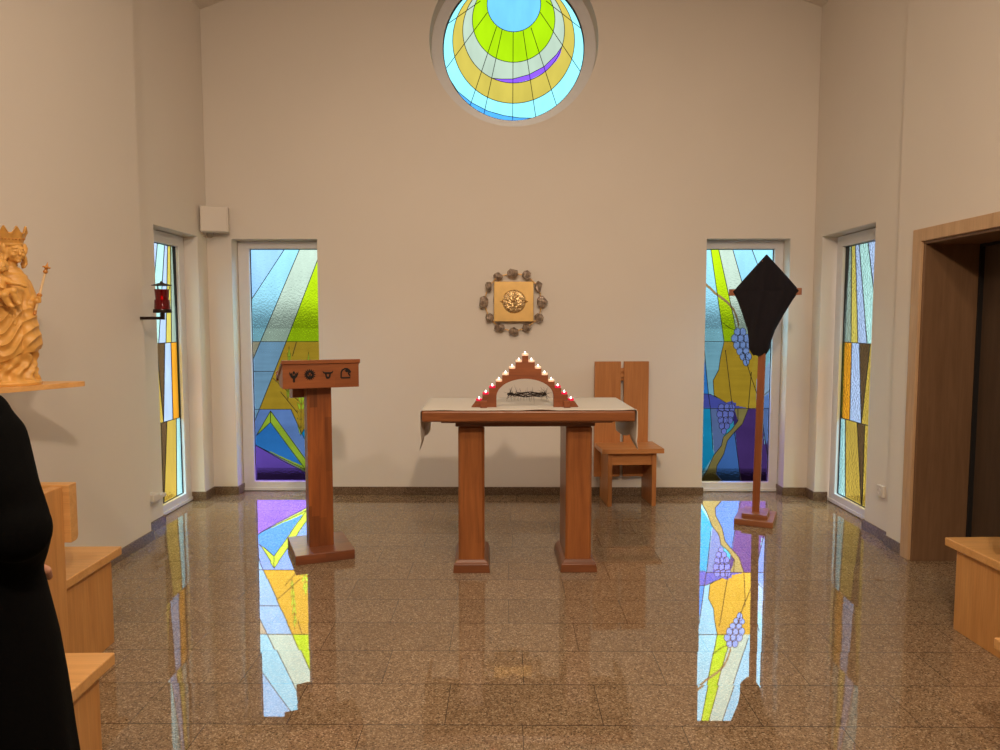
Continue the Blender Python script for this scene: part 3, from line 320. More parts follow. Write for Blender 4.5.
GLASS_ROUND={'circ':[('r_cyan',0.063,3.927,0.63),('r_gold',0.065,4.002,0.536),('r_mist',0.065,4.088,0.447),('r_lime',0.065,4.181,0.362),('r_sky',0.067,4.314,0.235)],'leads':[[(-0.52,3.708),(-0.429,3.57),(-0.308,3.474),(-0.165,3.401),(-0.023,3.361),(0.119,3.34),(0.282,3.336)],[(-0.125,3.683),(-0.044,3.675),(0.058,3.675),(0.199,3.712),(0.336,3.782),(0.441,3.882),(0.493,3.956)],[(0.061,4.079),(0.058,3.301)],[(-0.084,4.124),(-0.328,3.421)],[(-0.034,4.104),(-0.202,3.351)],[(0.148,4.088),(0.265,3.33)],[(0.218,4.113),(0.452,3.429)],[(-0.164,4.245),(-0.54,3.753)],[(0.298,4.243),(0.654,3.738)],[(-0.225,4.342),(-0.547,4.125)],[(0.348,4.34),(0.661,4.102)],[(-0.264,4.497),(-0.465,4.401)],[(0.387,4.495),(0.598,4.397)]],'polys':[('r_violet',[(-0.125,3.683),(-0.044,3.675),(0.058,3.675),(0.199,3.712),(0.336,3.782),(0.441,3.882),(0.493,3.956),(0.475,3.882),(0.441,3.829),(0.345,3.735),(0.209,3.668),(0.078,3.641),(-0.023,3.651)]),('r_azure',[(-0.52,3.708),(-0.429,3.57),(-0.308,3.474),(-0.165,3.401),(-0.023,3.361),(0.119,3.34),(0.282,3.336),(0.2,3.291),(0.058,3.281),(-0.227,3.351),(-0.449,3.54),(-0.55,3.678)])]}
# ------------------------------------------------------------------ the room
D = 6.365
XL, XLF, XR, XRF = -2.50, -2.605, 2.625, 2.668      # side walls: nearer stretch / stretch with the window
YS = 5.0; YSR = 4.93                                            # where the side walls step back
REAR = -2.6
EAVE, RIDGE, XM = 4.19, 5.14, .03
OPEN_T = 2.257
BH = .073                                           # skirting height
wl = (-2.395, -1.645); wr = (1.74, 2.462)           # window openings in the back wall
RC, RR = (.065, 3.93), .72
bw = MB()
outer = [(-3.3, -.02), (wl[0], -.02), (wl[0], OPEN_T), (wl[1], OPEN_T), (wl[1], -.02), (wr[0], -.02), (wr[0], OPEN_T), (wr[1], OPEN_T), (wr[1], -.02),
         (3.4, -.02), (3.4, 5.4), (-3.3, 5.4)]
circ = [(RC[0] + RR*math.cos(2*PI*k/96), RC[1] + RR*math.sin(2*PI*k/96)) for k in range(96)]
bw.plate(outer, [circ], lambda u, v, d: (u, d, v), D, D + .30)
struct(bw.build('wall_back', M['wall']))
so = (5.405, 6.165)                                 # side window openings
def side_plate(mb, x, sgn, y0, y1, hole=None, top=5.4, th=.45):
    if hole:
        a, b, z = hole; o = [(y0, -.02), (a, -.02), (a, z), (b, z), (b, -.02), (y1, -.02), (y1, top), (y0, top)]
    else: o = [(y0, -.02), (y1, -.02), (y1, top), (y0, top)]
    mb.plate(o, [], lambda u, v, d: (x + sgn*d, u, v), 0, th)
m = MB(); side_plate(m, XL, -1, REAR, YS, th=.42); side_plate(m, XLF, -1, YS - .1, D, (so[0], so[1], OPEN_T), th=.28)
struct(m.build('wall_left', M['wall'], bevel=.006))
DOOR = (3.30, 4.63, 2.055)
m = MB(); side_plate(m, XR, 1, REAR, YSR, DOOR, th=.42); side_plate(m, XRF, 1, YSR - .1, D, (so[0] - .08, so[1] + .04, OPEN_T), th=.28)
struct(m.build('wall_right', M['wall'], bevel=.006))
m = MB(); m.box(-3.3, 3.4, REAR - .2, REAR, -.02, 5.4); struct(m.build('wall_rear', M['wall']))
m = MB(); m.box(-3.3, 3.4, REAR - .2, D + .3, -.12, 0); struct(m.build('floor', M['floor']))
m = MB()
o = [(-3.4, EAVE - .36*.8 + .003), (XM, RIDGE), (3.5, EAVE - .36*.8), (3.5, EAVE + .2), (XM, RIDGE + .4), (-3.4, EAVE + .2)]
o[0] = (-3.4, EAVE - (3.4 + XLF)*.36); o[2] = (3.5, EAVE - (3.5 - XRF)*.36)
m.plate(o, [], lambda u, v, d: (u, d, v), REAR - .2, D + .31); struct(m.build('ceiling', M['wall']))
m = MB(); m.box(-90, 90, -60, 160, -.3, -.2); m.box(-6, 6, D + .32, D + 2.0, -.21, -.17, 1); m.box(-4.6, -2.95, -4, D + .32, -.21, -.17, 1); m.box(3.0, 4.6, -4, D + .32, -.21, -.17, 1); struct(m.build('ground', [M['pavement'], M['dark_ground']]))  # dark strips along the walls are added to dim the low panes
# skirting: stone strips that follow every corner and reveal
T = .012
def strip(name, segs):
    m = MB()
    for x0, x1, y0, y1 in segs: m.box(x0, x1, y0, y1, 0, BH)
    struct(m.build(name, M['skirting'], bevel=.002))
strip('baseboard_back', [(XLF, wl[0], D - T, D), (wl[1], wr[0], D - T, D), (wr[1], XRF, D - T, D),
      (wl[0], wl[0] + T, D - T, D + .155), (wr[1] - T, wr[1], D - T, D + .155), (wl[1] - T, wl[1], D - T, D + .155), (wr[0], wr[0] + T, D - T, D + .155)])
strip('baseboard_left', [(XL, XL + T, REAR, YS + T), (XLF, XL, YS, YS + T), (XLF, XLF + T, YS, so[0]), (XLF - .11, XLF + T, so[0], so[0] + T),
      (XLF - .11, XLF + T, so[1] - T, so[1]), (XLF, XLF + T, so[1], D)])
strip('baseboard_right', [(XR, XR - T, DOOR[1] + .085, YSR + T), (XR, XR - T, REAR, DOOR[0] - .085), (XR, XRF, YSR, YSR + T), (XRF, XRF - T, YSR, so[0] - .08),
      (XRF - T, XRF + .11, so[0] - .08, so[0] - .08 + T), (XRF - T, XRF + .11, so[1] + .04 - T, so[1] + .04), (XRF, XRF - T, so[1] + .04, D)])

# ------------------------------------------------------------------ stained glass
GC = {}
def gm(n):
    if n not in GC: GC[n] = stained(n + '_glass', *GCOL[n])
    return GC[n]
GCOL = {'pale_cyan': ((160,224,246),), 'pale_cyan2': ((156,218,246),), 'pale_cyan3': ((150,210,236),.8), 'ice': ((158,208,250),), 'ice2': ((176,210,250),),
  'mist': ((196,218,200),.85), 'lime': ((190,226,24), .85), 'lime2': ((196,226,70), .6), 'leaf': ((196,228,60), 1.0), 'tan': ((196,186,160),), 'steel': ((150,196,236), .7),
  'gold': ((214,170,52), .9), 'gold2': ((220,178,60), .7), 'peri': ((128,166,244), .5), 'azure': ((20,170,240), .5), 'blue': ((64,150,246), .6), 'violet': ((136,98,226), .38),
  'steelblue': ((90,150,190), .6), 'navy': ((92,98,200), .5), 'teal': ((36,170,226), .5), 'slate': ((116,136,196), .5), 'navy2': ((70,54,130), .33), 'teal2': ((70,190,230), .5),
  'blue2': ((88,138,226), .5), 'plum': ((96,64,140), .33), 'peri2': ((120,150,220), .5), 'olive': ((168,150,90), .5), 'vine': ((150,126,84), .3), 'grape': ((152,182,254), .8), 'grape2': ((130,140,236), .5),
  'r_cyan': ((122,196,208), .05, 55, .32), 'r_gold': ((172,156,68), .05, 55, .26), 'r_mist': ((160,178,160), .05, 55, .235), 'r_lime': ((146,190,12), .05, 55, .24), 'r_sky': ((96,168,226), .05, 55, .26),
  'r_violet': ((120,76,206), .05, 55, .26), 'r_azure': ((70,150,220), .05, 55, .28),
  's_cyan': ((170,224,230),), 's_peri': ((166,196,244),), 's_olive': ((196,190,96), .7), 's_grey': ((150,174,164), .6), 's_lime': ((176,184,20), .9), 's_amber': ((214,154,44), .5),
  's_dark': ((90,74,52), .8), 's_gold': ((178,160,76), .6), 's_indigo': ((104,118,214), .5)}
def inside(p, x, y):
    r = False; n = len(p); j = n - 1
    for i in range(n):
        xi, yi = p[i]; xj, yj = p[j]
        if (yi > y) != (yj > y) and x < (xj - xi) * (y - yi) / (yj - yi) + xi: r = not r
        j = i
    return r
def glass_sheet(u0, u1, v0, v1, polys, to3, step=.006, base=None, mask=None, circles=()):
    """one sheet of small facets, each of the glass colour the design has there"""
    nu = max(1, round((u1 - u0)/step)); nv = max(1, round((v1 - v0)/step))
    names = []; idx = {}
    lay = []
    for n, p in polys:
        if n not in idx: idx[n] = len(names); names.append(n)
        us = [q[0] for q in p]; vs = [q[1] for q in p]; lay.append((idx[n], p, min(us), max(us), min(vs), max(vs)))
    cl = []
    for n, cx, cy, r in circles:
        if n not in idx: idx[n] = len(names); names.append(n)
        cl.append((idx[n], cx, cy, r))
    mb = MB()
    mb.v = [to3(u0 + (u1-u0)*i/nu, v0 + (v1-v0)*j/nv) for j in range(nv + 1) for i in range(nu + 1)]
    for j in range(nv):
        y = v0 + (v1-v0)*(j+.5)/nv
        row = [l for l in lay if l[4] <= y <= l[5]]
        for i in range(nu):
            x = u0 + (u1-u0)*(i+.5)/nu
            if mask and not mask(x, y): continue
            k = 0
            for c, cx, cy, r in cl:
                if (x-cx)**2 + (y-cy)**2 < r*r: k = c
            for l in row:
                if l[2] <= x <= l[3] and inside(l[1], x, y): k = l[0]
            a = j*(nu+1) + i
            mb.f.append((a, a+1, a+nu+2, a+nu+1)); mb.m.append(k)
    return mb, [gm(n) for n in names]
def clip(poly, u0, u1, v0, v1):
    """cut a polyline to the glass"""
    out = []
    for (a, b), (c, d) in zip(poly, poly[1:]):
        t0, t1 = 0., 1.
        for p, q in ((a - c, a - u0), (c - a, u1 - a), (b - d, b - v0), (d - b, v1 - b)):
            if abs(p) < 1e-9:
                if q < 0: t1 = -1
            elif p < 0: t0 = max(t0, q/p)
            else: t1 = min(t1, q/p)
        if t1 > t0 + 1e-6: out.append(((a + (c-a)*t0, b + (d-b)*t0), (a + (c-a)*t1, b + (d-b)*t1)))
    return out
def cames(leads, box, to3, w=.0035):
    mb = MB()
    for l in leads:
        for p, q in (clip(l, *box) if box else zip(l, l[1:])):
            mb.tube([to3(*p), to3(*q)], w, 5)
    return mb
def window(name, u, v, to3, nrm, polys, leads, fr, circles=(), fine=(), fw=.0027):
    """u, v: glass extent; to3(u, v, d) with d outward; fr = frame widths left, right, bottom, top"""
    h = holder(name, to3((u[0]+u[1])/2, 0, 0))
    off = -Vector(h.location)
    t3 = lambda a, b, d=0: tuple(Vector(to3(a, b, d)) + off)
    mb, mats = glass_sheet(u[0], u[1], v[0], v[1], polys, lambda a, b: t3(a, b, .02), circles=circles)
    mb.build('glass_pane', mats, h, fix=False)
    c = cames(leads, (u[0], u[1], v[0], v[1]), lambda a, b: t3(a, b, .017)); c.build('lead_came', M['lead'], h, smooth=60)
    if fine: cames(fine, (u[0], u[1], v[0], v[1]), lambda a, b: t3(a, b, .017), fw).build('fine_came', M['lead'], h, smooth=60)
    l, r, b, t = fr
    o = [(u[0]-l, v[0]-b), (u[1]+r, v[0]-b), (u[1]+r, v[1]+t), (u[0]-l, v[1]+t)]; i = [(u[0], v[0]), (u[1], v[0]), (u[1], v[1]), (u[0], v[1])]
    m = MB(); m.plate(o, [i], lambda a, b, d: t3(a, b, d), -.012, .05); m.build('window_frame', M['frame'], h, bevel=.004)
    g = .006; i2 = [(u[0]+g, v[0]+g), (u[1]-g, v[0]+g), (u[1]-g, v[1]-g), (u[0]+g, v[1]-g)]
    m = MB(); m.plate(i, [i2], lambda a, b, d: t3(a, b, d), .013, .022); m.build('glazing_bead', M['gasket'], h)
    m = MB(); m.plate([(u[0]-l, v[0]-b), (u[1]+r, v[0]-b), (u[1]+r, v[0]-b+.028), (u[0]-l, v[0]-b+.028)], [], lambda a, b, d: t3(a, b, d), -.024, -.012); m.build('sill_bar', M['frame'], h, bevel=.003)
    return h
YG = 6.52
window('window_1', (-2.292, -1.66), (.088, 2.187), lambda u, v, d: (u, YG + d, v), 1, GLASS_WHEAT['polys'], GLASS_WHEAT['leads'], (.10, .015, .083, .068), fine=GLASS_WHEAT['fine'], fw=.0012)
window('window_2', (1.752, 2.382), (.088, 2.183), lambda u, v, d: (u, YG + d, v), 1, GLASS_VINE['polys'], GLASS_VINE['leads'], (.012, .078, .083, .072), fine=GLASS_VINE['fine'])
# the side windows share one design, s = 0 nearest the camera .. 1 at the far corner, t = height
def side_design():
    f = lambda z: 1 - .73*(z - 103)/159
    P = []; Ld = []
    def band(col, t0, t1, za, zb, zc, zd):          # za..zb at the top, zc..zd at the bottom
        P.append((col, [(f(za), t1), (f(zb), t1), (f(zd), t0), (f(zc), t0)])); Ld.append([(f(zb), t1), (f(zd), t0)])
    A, B, C, E = 2.20, 1.37, .735, .08
    for c in (('s_lime', 60, 106, 60, 96), ('s_grey', 96, 113, 90, 100), ('s_lime', 110, 117, 98, 104), ('s_grey', 113, 121, 102, 112), ('s_grey', 121, 133, 112, 150), ('s_olive', 133, 153, 150, 188), ('s_peri', 153, 172, 188, 236), ('s_cyan', 172, 218, 236, 300), ('s_peri', 218, 330, 300, 420)): band(c[0], B, A, *c[1:])
    for c in (('s_lime', 50, 92, 50, 84), ('s_olive', 92, 99, 84, 90), ('s_lime', 99, 112, 90, 112), ('s_amber', 112, 154, 112, 158), ('s_peri', 154, 196, 158, 222), ('s_dark', 196, 252, 222, 222), ('s_gold', 252, 420, 222, 420)): band(c[0], C, B, *c[1:])
    for c in (('s_indigo', 40, 90, 40, 66), ('s_dark', 90, 95, 66, 72), ('s_indigo', 95, 104, 72, 88), ('s_cyan', 104, 134, 88, 150), ('s_gold', 134, 200, 150, 240), ('s_dark', 200, 240, 240, 242), ('s_gold', 240, 420, 242, 420)): band(c[0], E - .02, C, *c[1:])
    Ld += [[(-.5, B), (1.5, B)], [(-.5, C), (1.5, C)]]
    return P, Ld
SP, SL = side_design()
for nm, X, sg, y0, y1 in (('window_3', XLF - .125, -1, 5.50, 6.055), ('window_4', XRF + .13, 1, 5.42, 6.085)):
    # far edge 6.06
    q = lambda s, y0=y0, y1=y1: y0 + (y1 - y0)*s
    window(nm, (y0, y1), (.085, 2.16), (lambda X, sg: lambda u, v, d: (X + sg*d, u, v))(X, sg), sg,
           [(n, [(q(a), b) for a, b in p]) for n, p in SP], [[(q(a), b) for a, b in l] for l in SL], (.095, .10, .08, .09))
# round window high in the gable
h = holder('window_5', (RC[0], D + .195, RC[1])); o3 = -Vector(h.location)
g3 = lambda a, b, d=0: (a + o3.x, D + .195 + d + o3.y, b + o3.z)
RG = .622
mk = lambda x, y: (x - RC[0])**2 + (y - RC[1])**2 < (RG + .006)**2
mb, mats = glass_sheet(RC[0]-RG-.01, RC[0]+RG+.01, RC[1]-RG-.01, RC[1]+RG+.01, GLASS_ROUND['polys'], lambda a, b: g3(a, b, .02), mask=mk, circles=GLASS_ROUND['circ'])
mb.build('glass_pane', mats, h, fix=False)
lines = list(GLASS_ROUND['leads'])
for n, cx, cy, r in GLASS_ROUND['circ'][1:]: lines.append([(cx + r*math.cos(2*PI*k/72), cy + r*math.sin(2*PI*k/72)) for k in range(73)])
fine = []
for l in lines:
    for (a, b), (c, d) in zip(l, l[1:]):
        n = max(1, int(math.hypot(c-a, d-b)/.02))
        for i in range(n):
            p = (a + (c-a)*i/n, b + (d-b)*i/n); q = (a + (c-a)*(i+1)/n, b + (d-b)*(i+1)/n)
            if mk(*p) and mk(*q): fine.append([p, q])
cames(fine, None, lambda a, b: g3(a, b, .017), .0032).build('lead_came', M['lead'], h, smooth=60)
ringp = lambda r: [(RC[0] + r*math.cos(2*PI*k/96), RC[1] + r*math.sin(2*PI*k/96)) for k in range(96)]
m = MB(); m.plate(ringp(RR + .02), [ringp(RG)], g3, -.012, .05); m.build('window_frame', M['frame'], h, smooth=30)
m = MB(); m.plate(ringp(RG), [ringp(RG - .007)], g3, .004, .03); m.build('glazing_bead', M['gasket'], h, smooth=30)

# ------------------------------------------------------------------ door in the right wall
h = holder('door_1', (XR, DOOR[1], 0))
y1, y0, zt = 0, DOOR[0] - DOOR[1], DOOR[2]
m = MB(); u = lambda a, b, d: (d, a, b)
m.plate([(y0-.085, 0), (y0+.01, 0), (y0+.01, zt-.01), (y1-.01, zt-.01), (y1-.01, 0), (y1+.085, 0), (y1+.085, zt+.07), (y0-.085, zt+.07)], [], u, -.022, 0); m.build('door_casing', M['casing'], h, bevel=.004)
m = MB(); m.plate([(y0, 0), (y0+.028, 0), (y0+.028, zt-.028), (y1-.028, zt-.028), (y1-.028, 0), (y1, 0), (y1, zt), (y0, zt)], [], u, -.004, .42); m.build('door_jamb', M['jamb'], h, bevel=.003)
m = MB(); m.plate([(y0+.028, 0), (y0+.045, 0), (y0+.045, zt-.045), (y1-.045, zt-.045), (y1-.045, 0), (y1-.028, 0), (y1-.028, zt-.028), (y0+.028, zt-.028)], [], u, .335, .36); m.build('door_stop', M['ink'], h)
m = MB(); m.box(.36, .40, y0+.03, y1-.03, .005, zt-.03); leaf = m.build('door_leaf', M['door'], h, bevel=.003)
m = MB(); m.tube([(.36, y0+.12, 1.03), (.31, y0+.12, 1.03), (.305, y0+.13, 1.03), (.305, y0+.25, 1.03)], .009, 10); m.lathe([(.026, 0), (.026, .008)], 20, Matrix.Translation((.36, y0+.12, 1.03)) @ Matrix.Rotation(-PI/2, 4, 'Y')); m.build('door_handle', M['black_iron'], leaf, smooth=40)
# ------------------------------------------------------------------ altar
t = thing('altar_table', 'red-brown wooden altar table on two thick pillar legs with stepped feet', 'altar', (.128, 4.585, 0), rad(1.4))
m = MB(); m.box(-.632, .628, -.352, .352, .955, 1.020); m.build('tabletop', M['altar_x'], t, bevel=.010, seg=3)
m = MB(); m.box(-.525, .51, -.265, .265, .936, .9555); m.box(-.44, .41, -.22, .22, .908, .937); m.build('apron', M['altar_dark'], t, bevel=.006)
for sx in (-.345, .317):
    m = MB()
    def frus(z0, z1, a0, b0, a1, b1):
        m.add([(sx-a0,-b0,z0),(sx+a0,-b0,z0),(sx+a0,b0,z0),(sx-a0,b0,z0),(sx-a1,-b1,z1),(sx+a1,-b1,z1),(sx+a1,b1,z1),(sx-a1,b1,z1)],
              [(0,3,2,1),(4,5,6,7),(0,1,5,4),(1,2,6,5),(2,3,7,6),(3,0,4,7)])
    frus(.03, .909, .080, .19, .080, .19)
    leg = m.build('leg', M['altar'], t, bevel=.014, seg=1)
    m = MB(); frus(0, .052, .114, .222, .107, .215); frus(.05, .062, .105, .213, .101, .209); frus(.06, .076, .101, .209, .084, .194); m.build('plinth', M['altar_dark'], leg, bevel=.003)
# linen: over the whole top, hanging down at both ends
def linen():
    m = MB(); hw, hang = .638, .225; rows = []
    prof = [(-hw - .012, 1.0225 - hang)] + [(-hw - .006*math.sin(k/5*PI), 1.0225 - hang*(1 - k/5)) for k in range(1, 5)] + [(-hw - .002, 1.012), (-hw + .006, 1.0225)]
    prof = prof + [(-hw + .006 + (2*hw - .012)*k/60, 1.0225) for k in range(1, 60)] + [(-x, z) for x, z in reversed(prof)]
    ny = 24
    for i, (x, z) in enumerate(prof):
        top = z > 1.02
        for j in range(ny + 1):
            y = -.347 + .694*j/ny
            dz = 0; dx = 0
            if top and j <= 1: dz = max(0, .0028*math.sin(x*9 + 1.2) + .0022*math.sin(x*23))*(1 - .5*j)
            if not top:
                f = max(0, 1.0225 - z)/hang; dx = math.copysign(1, x)*f*(.010*math.sin(y*11 + 1) + .004*math.cos(y*19) - .006); dz = f*(.05*math.exp(-((y + .12)/.14)**2) - .015*(y < -.2)*abs(y/.347)**4)
            rows.append((x + dx, y, z + dz))
    m.v = rows
    for i in range(len(prof) - 1):
        for j in range(ny):
            a = i*(ny+1) + j; m.f.append((a, a+1, a+ny+2, a+ny+1)); m.m.append(0)
    return m
o = linen().build('altar_cloth', M['cloth'], smooth=60); o.location = (.128, 4.585, 0); o.rotation_euler = (0, 0, rad(1.4))
q = o.modifiers.new('thick', 'SOLIDIFY'); q.thickness = .0022; q.offset = 1
tag(o, 'white linen cloth covering the altar table, hanging down at both ends', 'altar cloth')
ZT = 1.0258
# ------------------------------------------------------------------ stepped candle arch
P, RISE, N = .0403, .0393, 8
t = thing('candle_arch', 'stepped brown wooden candle arch standing on the altar cloth', 'candle holder', (.116, 4.40, ZT), rad(1.4))
top = 1.335 - 1.0235
out = [(-.3265, 0), (-.0178 - P*7, top - RISE*7)]
for k in range(7, -1, -1):
    xo = -.0178 - P*k; z = top - RISE*k
    out.append((xo, z))
    if k: out.append((xo + P, z))
out2 = []
for p in out:
    if not out2 or p != out2[-1]: out2.append(p)
out = out2 + [(-x, z) for x, z in reversed(out2)]
arc = [(.174*math.cos(a), .064 + .108*math.sin(a)) for a in [PI*k/32 for k in range(33)]]
poly = out + [(.174, 0)] + arc + [(-.174, 0)]
m = MB(); m.plate(poly, [], lambda u, v, d: (u, d, v), -.024, .024); m.build('arch_body', M['candle_arch'], t, bevel=.0015)
for s in (-1, 1):
    m = MB(); m.box(s*.232, s*.272, -.062, .062, 0, .042); m.build('foot', M['candle_arch'], t, bevel=.002)
CW = Matrix.Rotation(rad(1.4), 3, 'Z')
pos_l = ['on the topmost step of the candle arch', 'one step below the top, left slope of the candle arch', 'two steps below the top, left slope of the candle arch', 'three steps below the top, left slope of the candle arch', 'lowest white one on the left slope of the candle arch']
def candle(x, z, red, label):
    p = CW @ Vector((x, 0, 0))
    r = thing('tealight', label, 'candle', (.116 + p.x, 4.40 + p.y, ZT + z), 0, 'red tealights on the candle arch' if red else 'white tealights on the candle arch')
    m = MB(); m.lathe([(.0165, 0), (.0188, .002), (.0190, .013), (.0175, .0135), (.0165, .010), (.0001, .010)], 24); m.build('cup', M['wax_red' if red else 'wax_white'], r, smooth=40)
    m = MB(); m.lathe([(.0012, .010), (.0040, .013), (.0048, .016), (.0032, .021), (.0006, .027)], 12); m.build('flame', M['flame'], r, smooth=60)
candle(0, top, False, 'white burning tealight on the topmost step of the candle arch')
WORDS = {1: 'directly below the peak candle', 2: 'two steps below the peak', 3: 'three steps below the peak', 4: 'just above the red candles', 5: 'uppermost red one', 6: 'middle red one', 7: 'lowest one near the cloth'}
for s, side in ((-1, 'left'), (1, 'right')):
    for k in range(1, 8):
        candle(s*(.0178 + P*(k - .5)), top - RISE*k, k > 4, '%s burning tealight on the %s slope of the candle arch, %s' % ('red' if k > 4 else 'white', side, WORDS[k]))
# ------------------------------------------------------------------ crown of thorns
m = MB(); R0 = .118; rnd = random.Random(5); ZC = .052
for s in range(4):
    pts = []; ph = rnd.uniform(0, 6.28)
    for k in range(49):
        a = 2*PI*k/48
        r = R0 + .010*math.sin(3*a + ph) + .006*math.sin(7*a + ph*2); z = ZC - .004 + .007*math.cos(3*a + ph*1.7) + .003*math.sin(9*a + s) - .005*math.sin(a)
        pts.append((r*math.cos(a), r*math.sin(a), z))
    m.tube(pts, .0026, 6)
for k in range(90):
    a = rnd.uniform(0, 2*PI); b = Vector((R0*math.cos(a), R0*math.sin(a), ZC - .005*math.sin(a) + rnd.uniform(-.008, .006)))
    d = Vector((math.cos(a)*rnd.uniform(-.5, 1), math.sin(a)*rnd.uniform(-.5, 1), rnd.uniform(-1.3, 1.5))).normalized(); L = rnd.uniform(.022, .056)
    e = b + d*L; e.z = max(e.z, .001)
    m.tube([b, b.lerp(e, .5), e], [.0013, .0008, .0003], 5)
o = m.build('crown_of_thorns', M['thorn'], smooth=60, loc=(.140, 4.66, ZT))
tag(o, 'dark crown of thorns woven from twigs, lying on the altar cloth under the arch', 'crown of thorns')

# ------------------------------------------------------------------ lectern
t = thing('lectern', 'wooden lectern with four black carved symbols on its front panel', 'lectern', (-1.245, 4.755, 0), rad(23))
m = MB(); m.box(-.188, .188, -.225, .225, 0, .062); m.build('base', M['stave_base'], t, bevel=.004)
m = MB(); m.box(-.079, .079, -.07, .07, .06, 1.20); m.build('column', M['stave'], t, bevel=.003)
m = MB(); m.box(-.238, .238, -.185, -.155, 1.122, 1.285); fp = m.build('front_panel', M['stave_x'], t, bevel=.002)
m = MB(); m.add([(-.246,-.196,1.278),(.246,-.196,1.278),(.246,.150,1.159),(-.246,.150,1.159),(-.246,-.196,1.303),(.246,-.196,1.303),(.246,.150,1.184),(-.246,.150,1.184)],
                [(0,3,2,1),(4,5,6,7),(0,1,5,4),(1,2,6,5),(2,3,7,6),(3,0,4,7)]); m.build('book_rest', M['stave_x'], t, bevel=.003)
m = MB(); m.box(-.246, .246, .142, .156, 1.150, 1.215); m.build('book_ledge', M['stave_x'], t, bevel=.002)
for s in (-1, 1):
    m = MB(); m.add([(s*.236,-.155,1.122),(s*.236,-.155,1.279),(s*.236,.11,1.188),(s*.236,.03,1.122),(s*.214,-.155,1.122),(s*.214,-.155,1.279),(s*.214,.11,1.188),(s*.214,.03,1.122)],
                [(0,1,2,3),(7,6,5,4),(0,4,5,1),(1,5,6,2),(2,6,7,3),(3,7,4,0)]); m.build('side_panel', M['stave_x'], t, bevel=.001)
m = MB(); m.add([(-.15,.08,1.04),(.085,.08,1.04),(.085,.26,1.02),(-.15,.26,1.02),(-.15,.08,1.18),(.085,.08,1.18),(.085,.26,1.10),(-.15,.26,1.10)],
                [(0,3,2,1),(4,5,6,7),(0,1,5,4),(1,2,6,5),(2,3,7,6),(3,0,4,7)]); m.build('rest_support', M['stave_x'], t, bevel=.002)
def sym():
    K = .000527; w = .0058
    pl = lambda cx, cz: (lambda pts: [((cx + a - 497)*K, -.1868, 1.2035 - (cz + b - 268)*K) for a, b in pts])
    fill = lambda mb, pts: mb.plate([(p[0], p[2]) for p in pts], [], lambda u, v, d: (u, d, v), -.1875, -.1835)
    def line(mb, pts, r=.0032): mb.tube([(x, -.1852, z) for x, y, z in pts], [q*1.25 for q in r] if isinstance(r, list) else r*1.25, 6, flat=1)
    res = []
    a = MB(); g = pl(175, 270)                                  # winged man
    fill(a, g([(-14,-8),(14,-8),(18,20),(10,44),(-10,44),(-18,20)])); a.ball((g([(0,-38)])[0][0], -.186, g([(0,-38)])[0][2]), (.0075, .002, .011))
    for s in (-1, 1):
        fill(a, g([(s*10, 10), (s*22, -16), (s*54, -54), (s*50, -20), (s*34, 12), (s*16, 30)]))
        fill(a, g([(s*8, -8), (s*20, -34), (s*34, -48), (s*26, -10)]))
        line(a, g([(s*8, 44), (s*9, 74)]), .0016)
    line(a, g([(0, 44), (0, 76)]), .0016); res.append(('man_symbol', a))
    b = MB(); g = pl(360, 258)                                  # lion's head with a mane of rays
    for k in range(16):
        q = 2*PI*k/16; line(b, g([(34*math.cos(q), 34*math.sin(q)), (52*math.cos(q), 52*math.sin(q)), (70*math.cos(q), 70*math.sin(q))]), [.0044, .0034, .0008])
    line(b, g([(36*math.cos(2*PI*k/24), 36*math.sin(2*PI*k/24)) for k in range(25)]), .0052)
    for s in (-1, 1): line(b, g([(s*24, -14), (s*8, -8)]), .003); line(b, g([(s*10, -6), (s*7, 14), (0, 24)]), .0024)
    line(b, g([(-10, 22), (0, 15), (10, 22)]), .003); res.append(('lion_symbol', b))
    c = MB(); g = pl(575, 258)                                  # ox head
    line(c, g([(-62, -38), (-50, -20), (-24, -14), (24, -14), (50, -20), (62, -38)]), [.0014, .004, .0052, .0052, .004, .0014])
    line(c, g([(-26, -12), (-20, 30), (-8, 48), (8, 48), (20, 30), (26, -12)]), .0042); line(c, g([(-10, 38), (10, 38)]), .0044); res.append(('ox_symbol', c))
    d = MB(); g = pl(788, 255)                                  # eagle's head
    line(d, g([(-56, 52), (-54, -10), (-40, -42), (-8, -60), (24, -56), (46, -38), (60, -18), (58, -8), (38, -16), (34, 0), (50, 24), (54, 52), (-56, 52)]), .0040)
    fill(d, g([(-4, -58), (26, -56), (46, -38), (60, -18), (58, -6), (40, -16), (22, -20), (4, -36)])); line(d, g([(-4, -40), (8, -24), (30, -22)]), .0036); res.append(('eagle_symbol', d))
    return res
for n, b in sym(): lab(b.build(n, M['ink'], fp, smooth=60), 'black ' + n.replace('_', ' '))

# ------------------------------------------------------------------ celebrant's chair behind the altar
t = thing('celebrant_chair', 'beech chair with a split two-plank backrest against the back wall', 'chair', (1.044, 6.085, 0), rad(4.0))
m = MB(); m.box(-.262, .258, -.155, .215, .452, .492); m.build('seat', M['chair_x'], t, bevel=.003)
for s in (-1, 1):
    m = MB(); m.box(s*.205, s*.168, -.115, .225, 0, .453); m.build('side_panel', M['chair'], t, bevel=.003)
m = MB(); m.box(-.17, .17, -.09, -.06, .345, .453); m.build('seat_rail', M['chair_x'], t, bevel=.002)
for a, b in ((-.265, -.037), (-.009, .208)):
    m = MB(); m.box(a, b, .178, .205, .19, 1.197); m.build('back_plank', M['chair'], t, bevel=.003)
for z0, z1 in ((1.03, 1.13), (.60, .68)):
    m = MB(); m.box(-.20, .15, .206, .225, z0, z1); m.build('back_batten', M['chair_x'], t, bevel=.002)
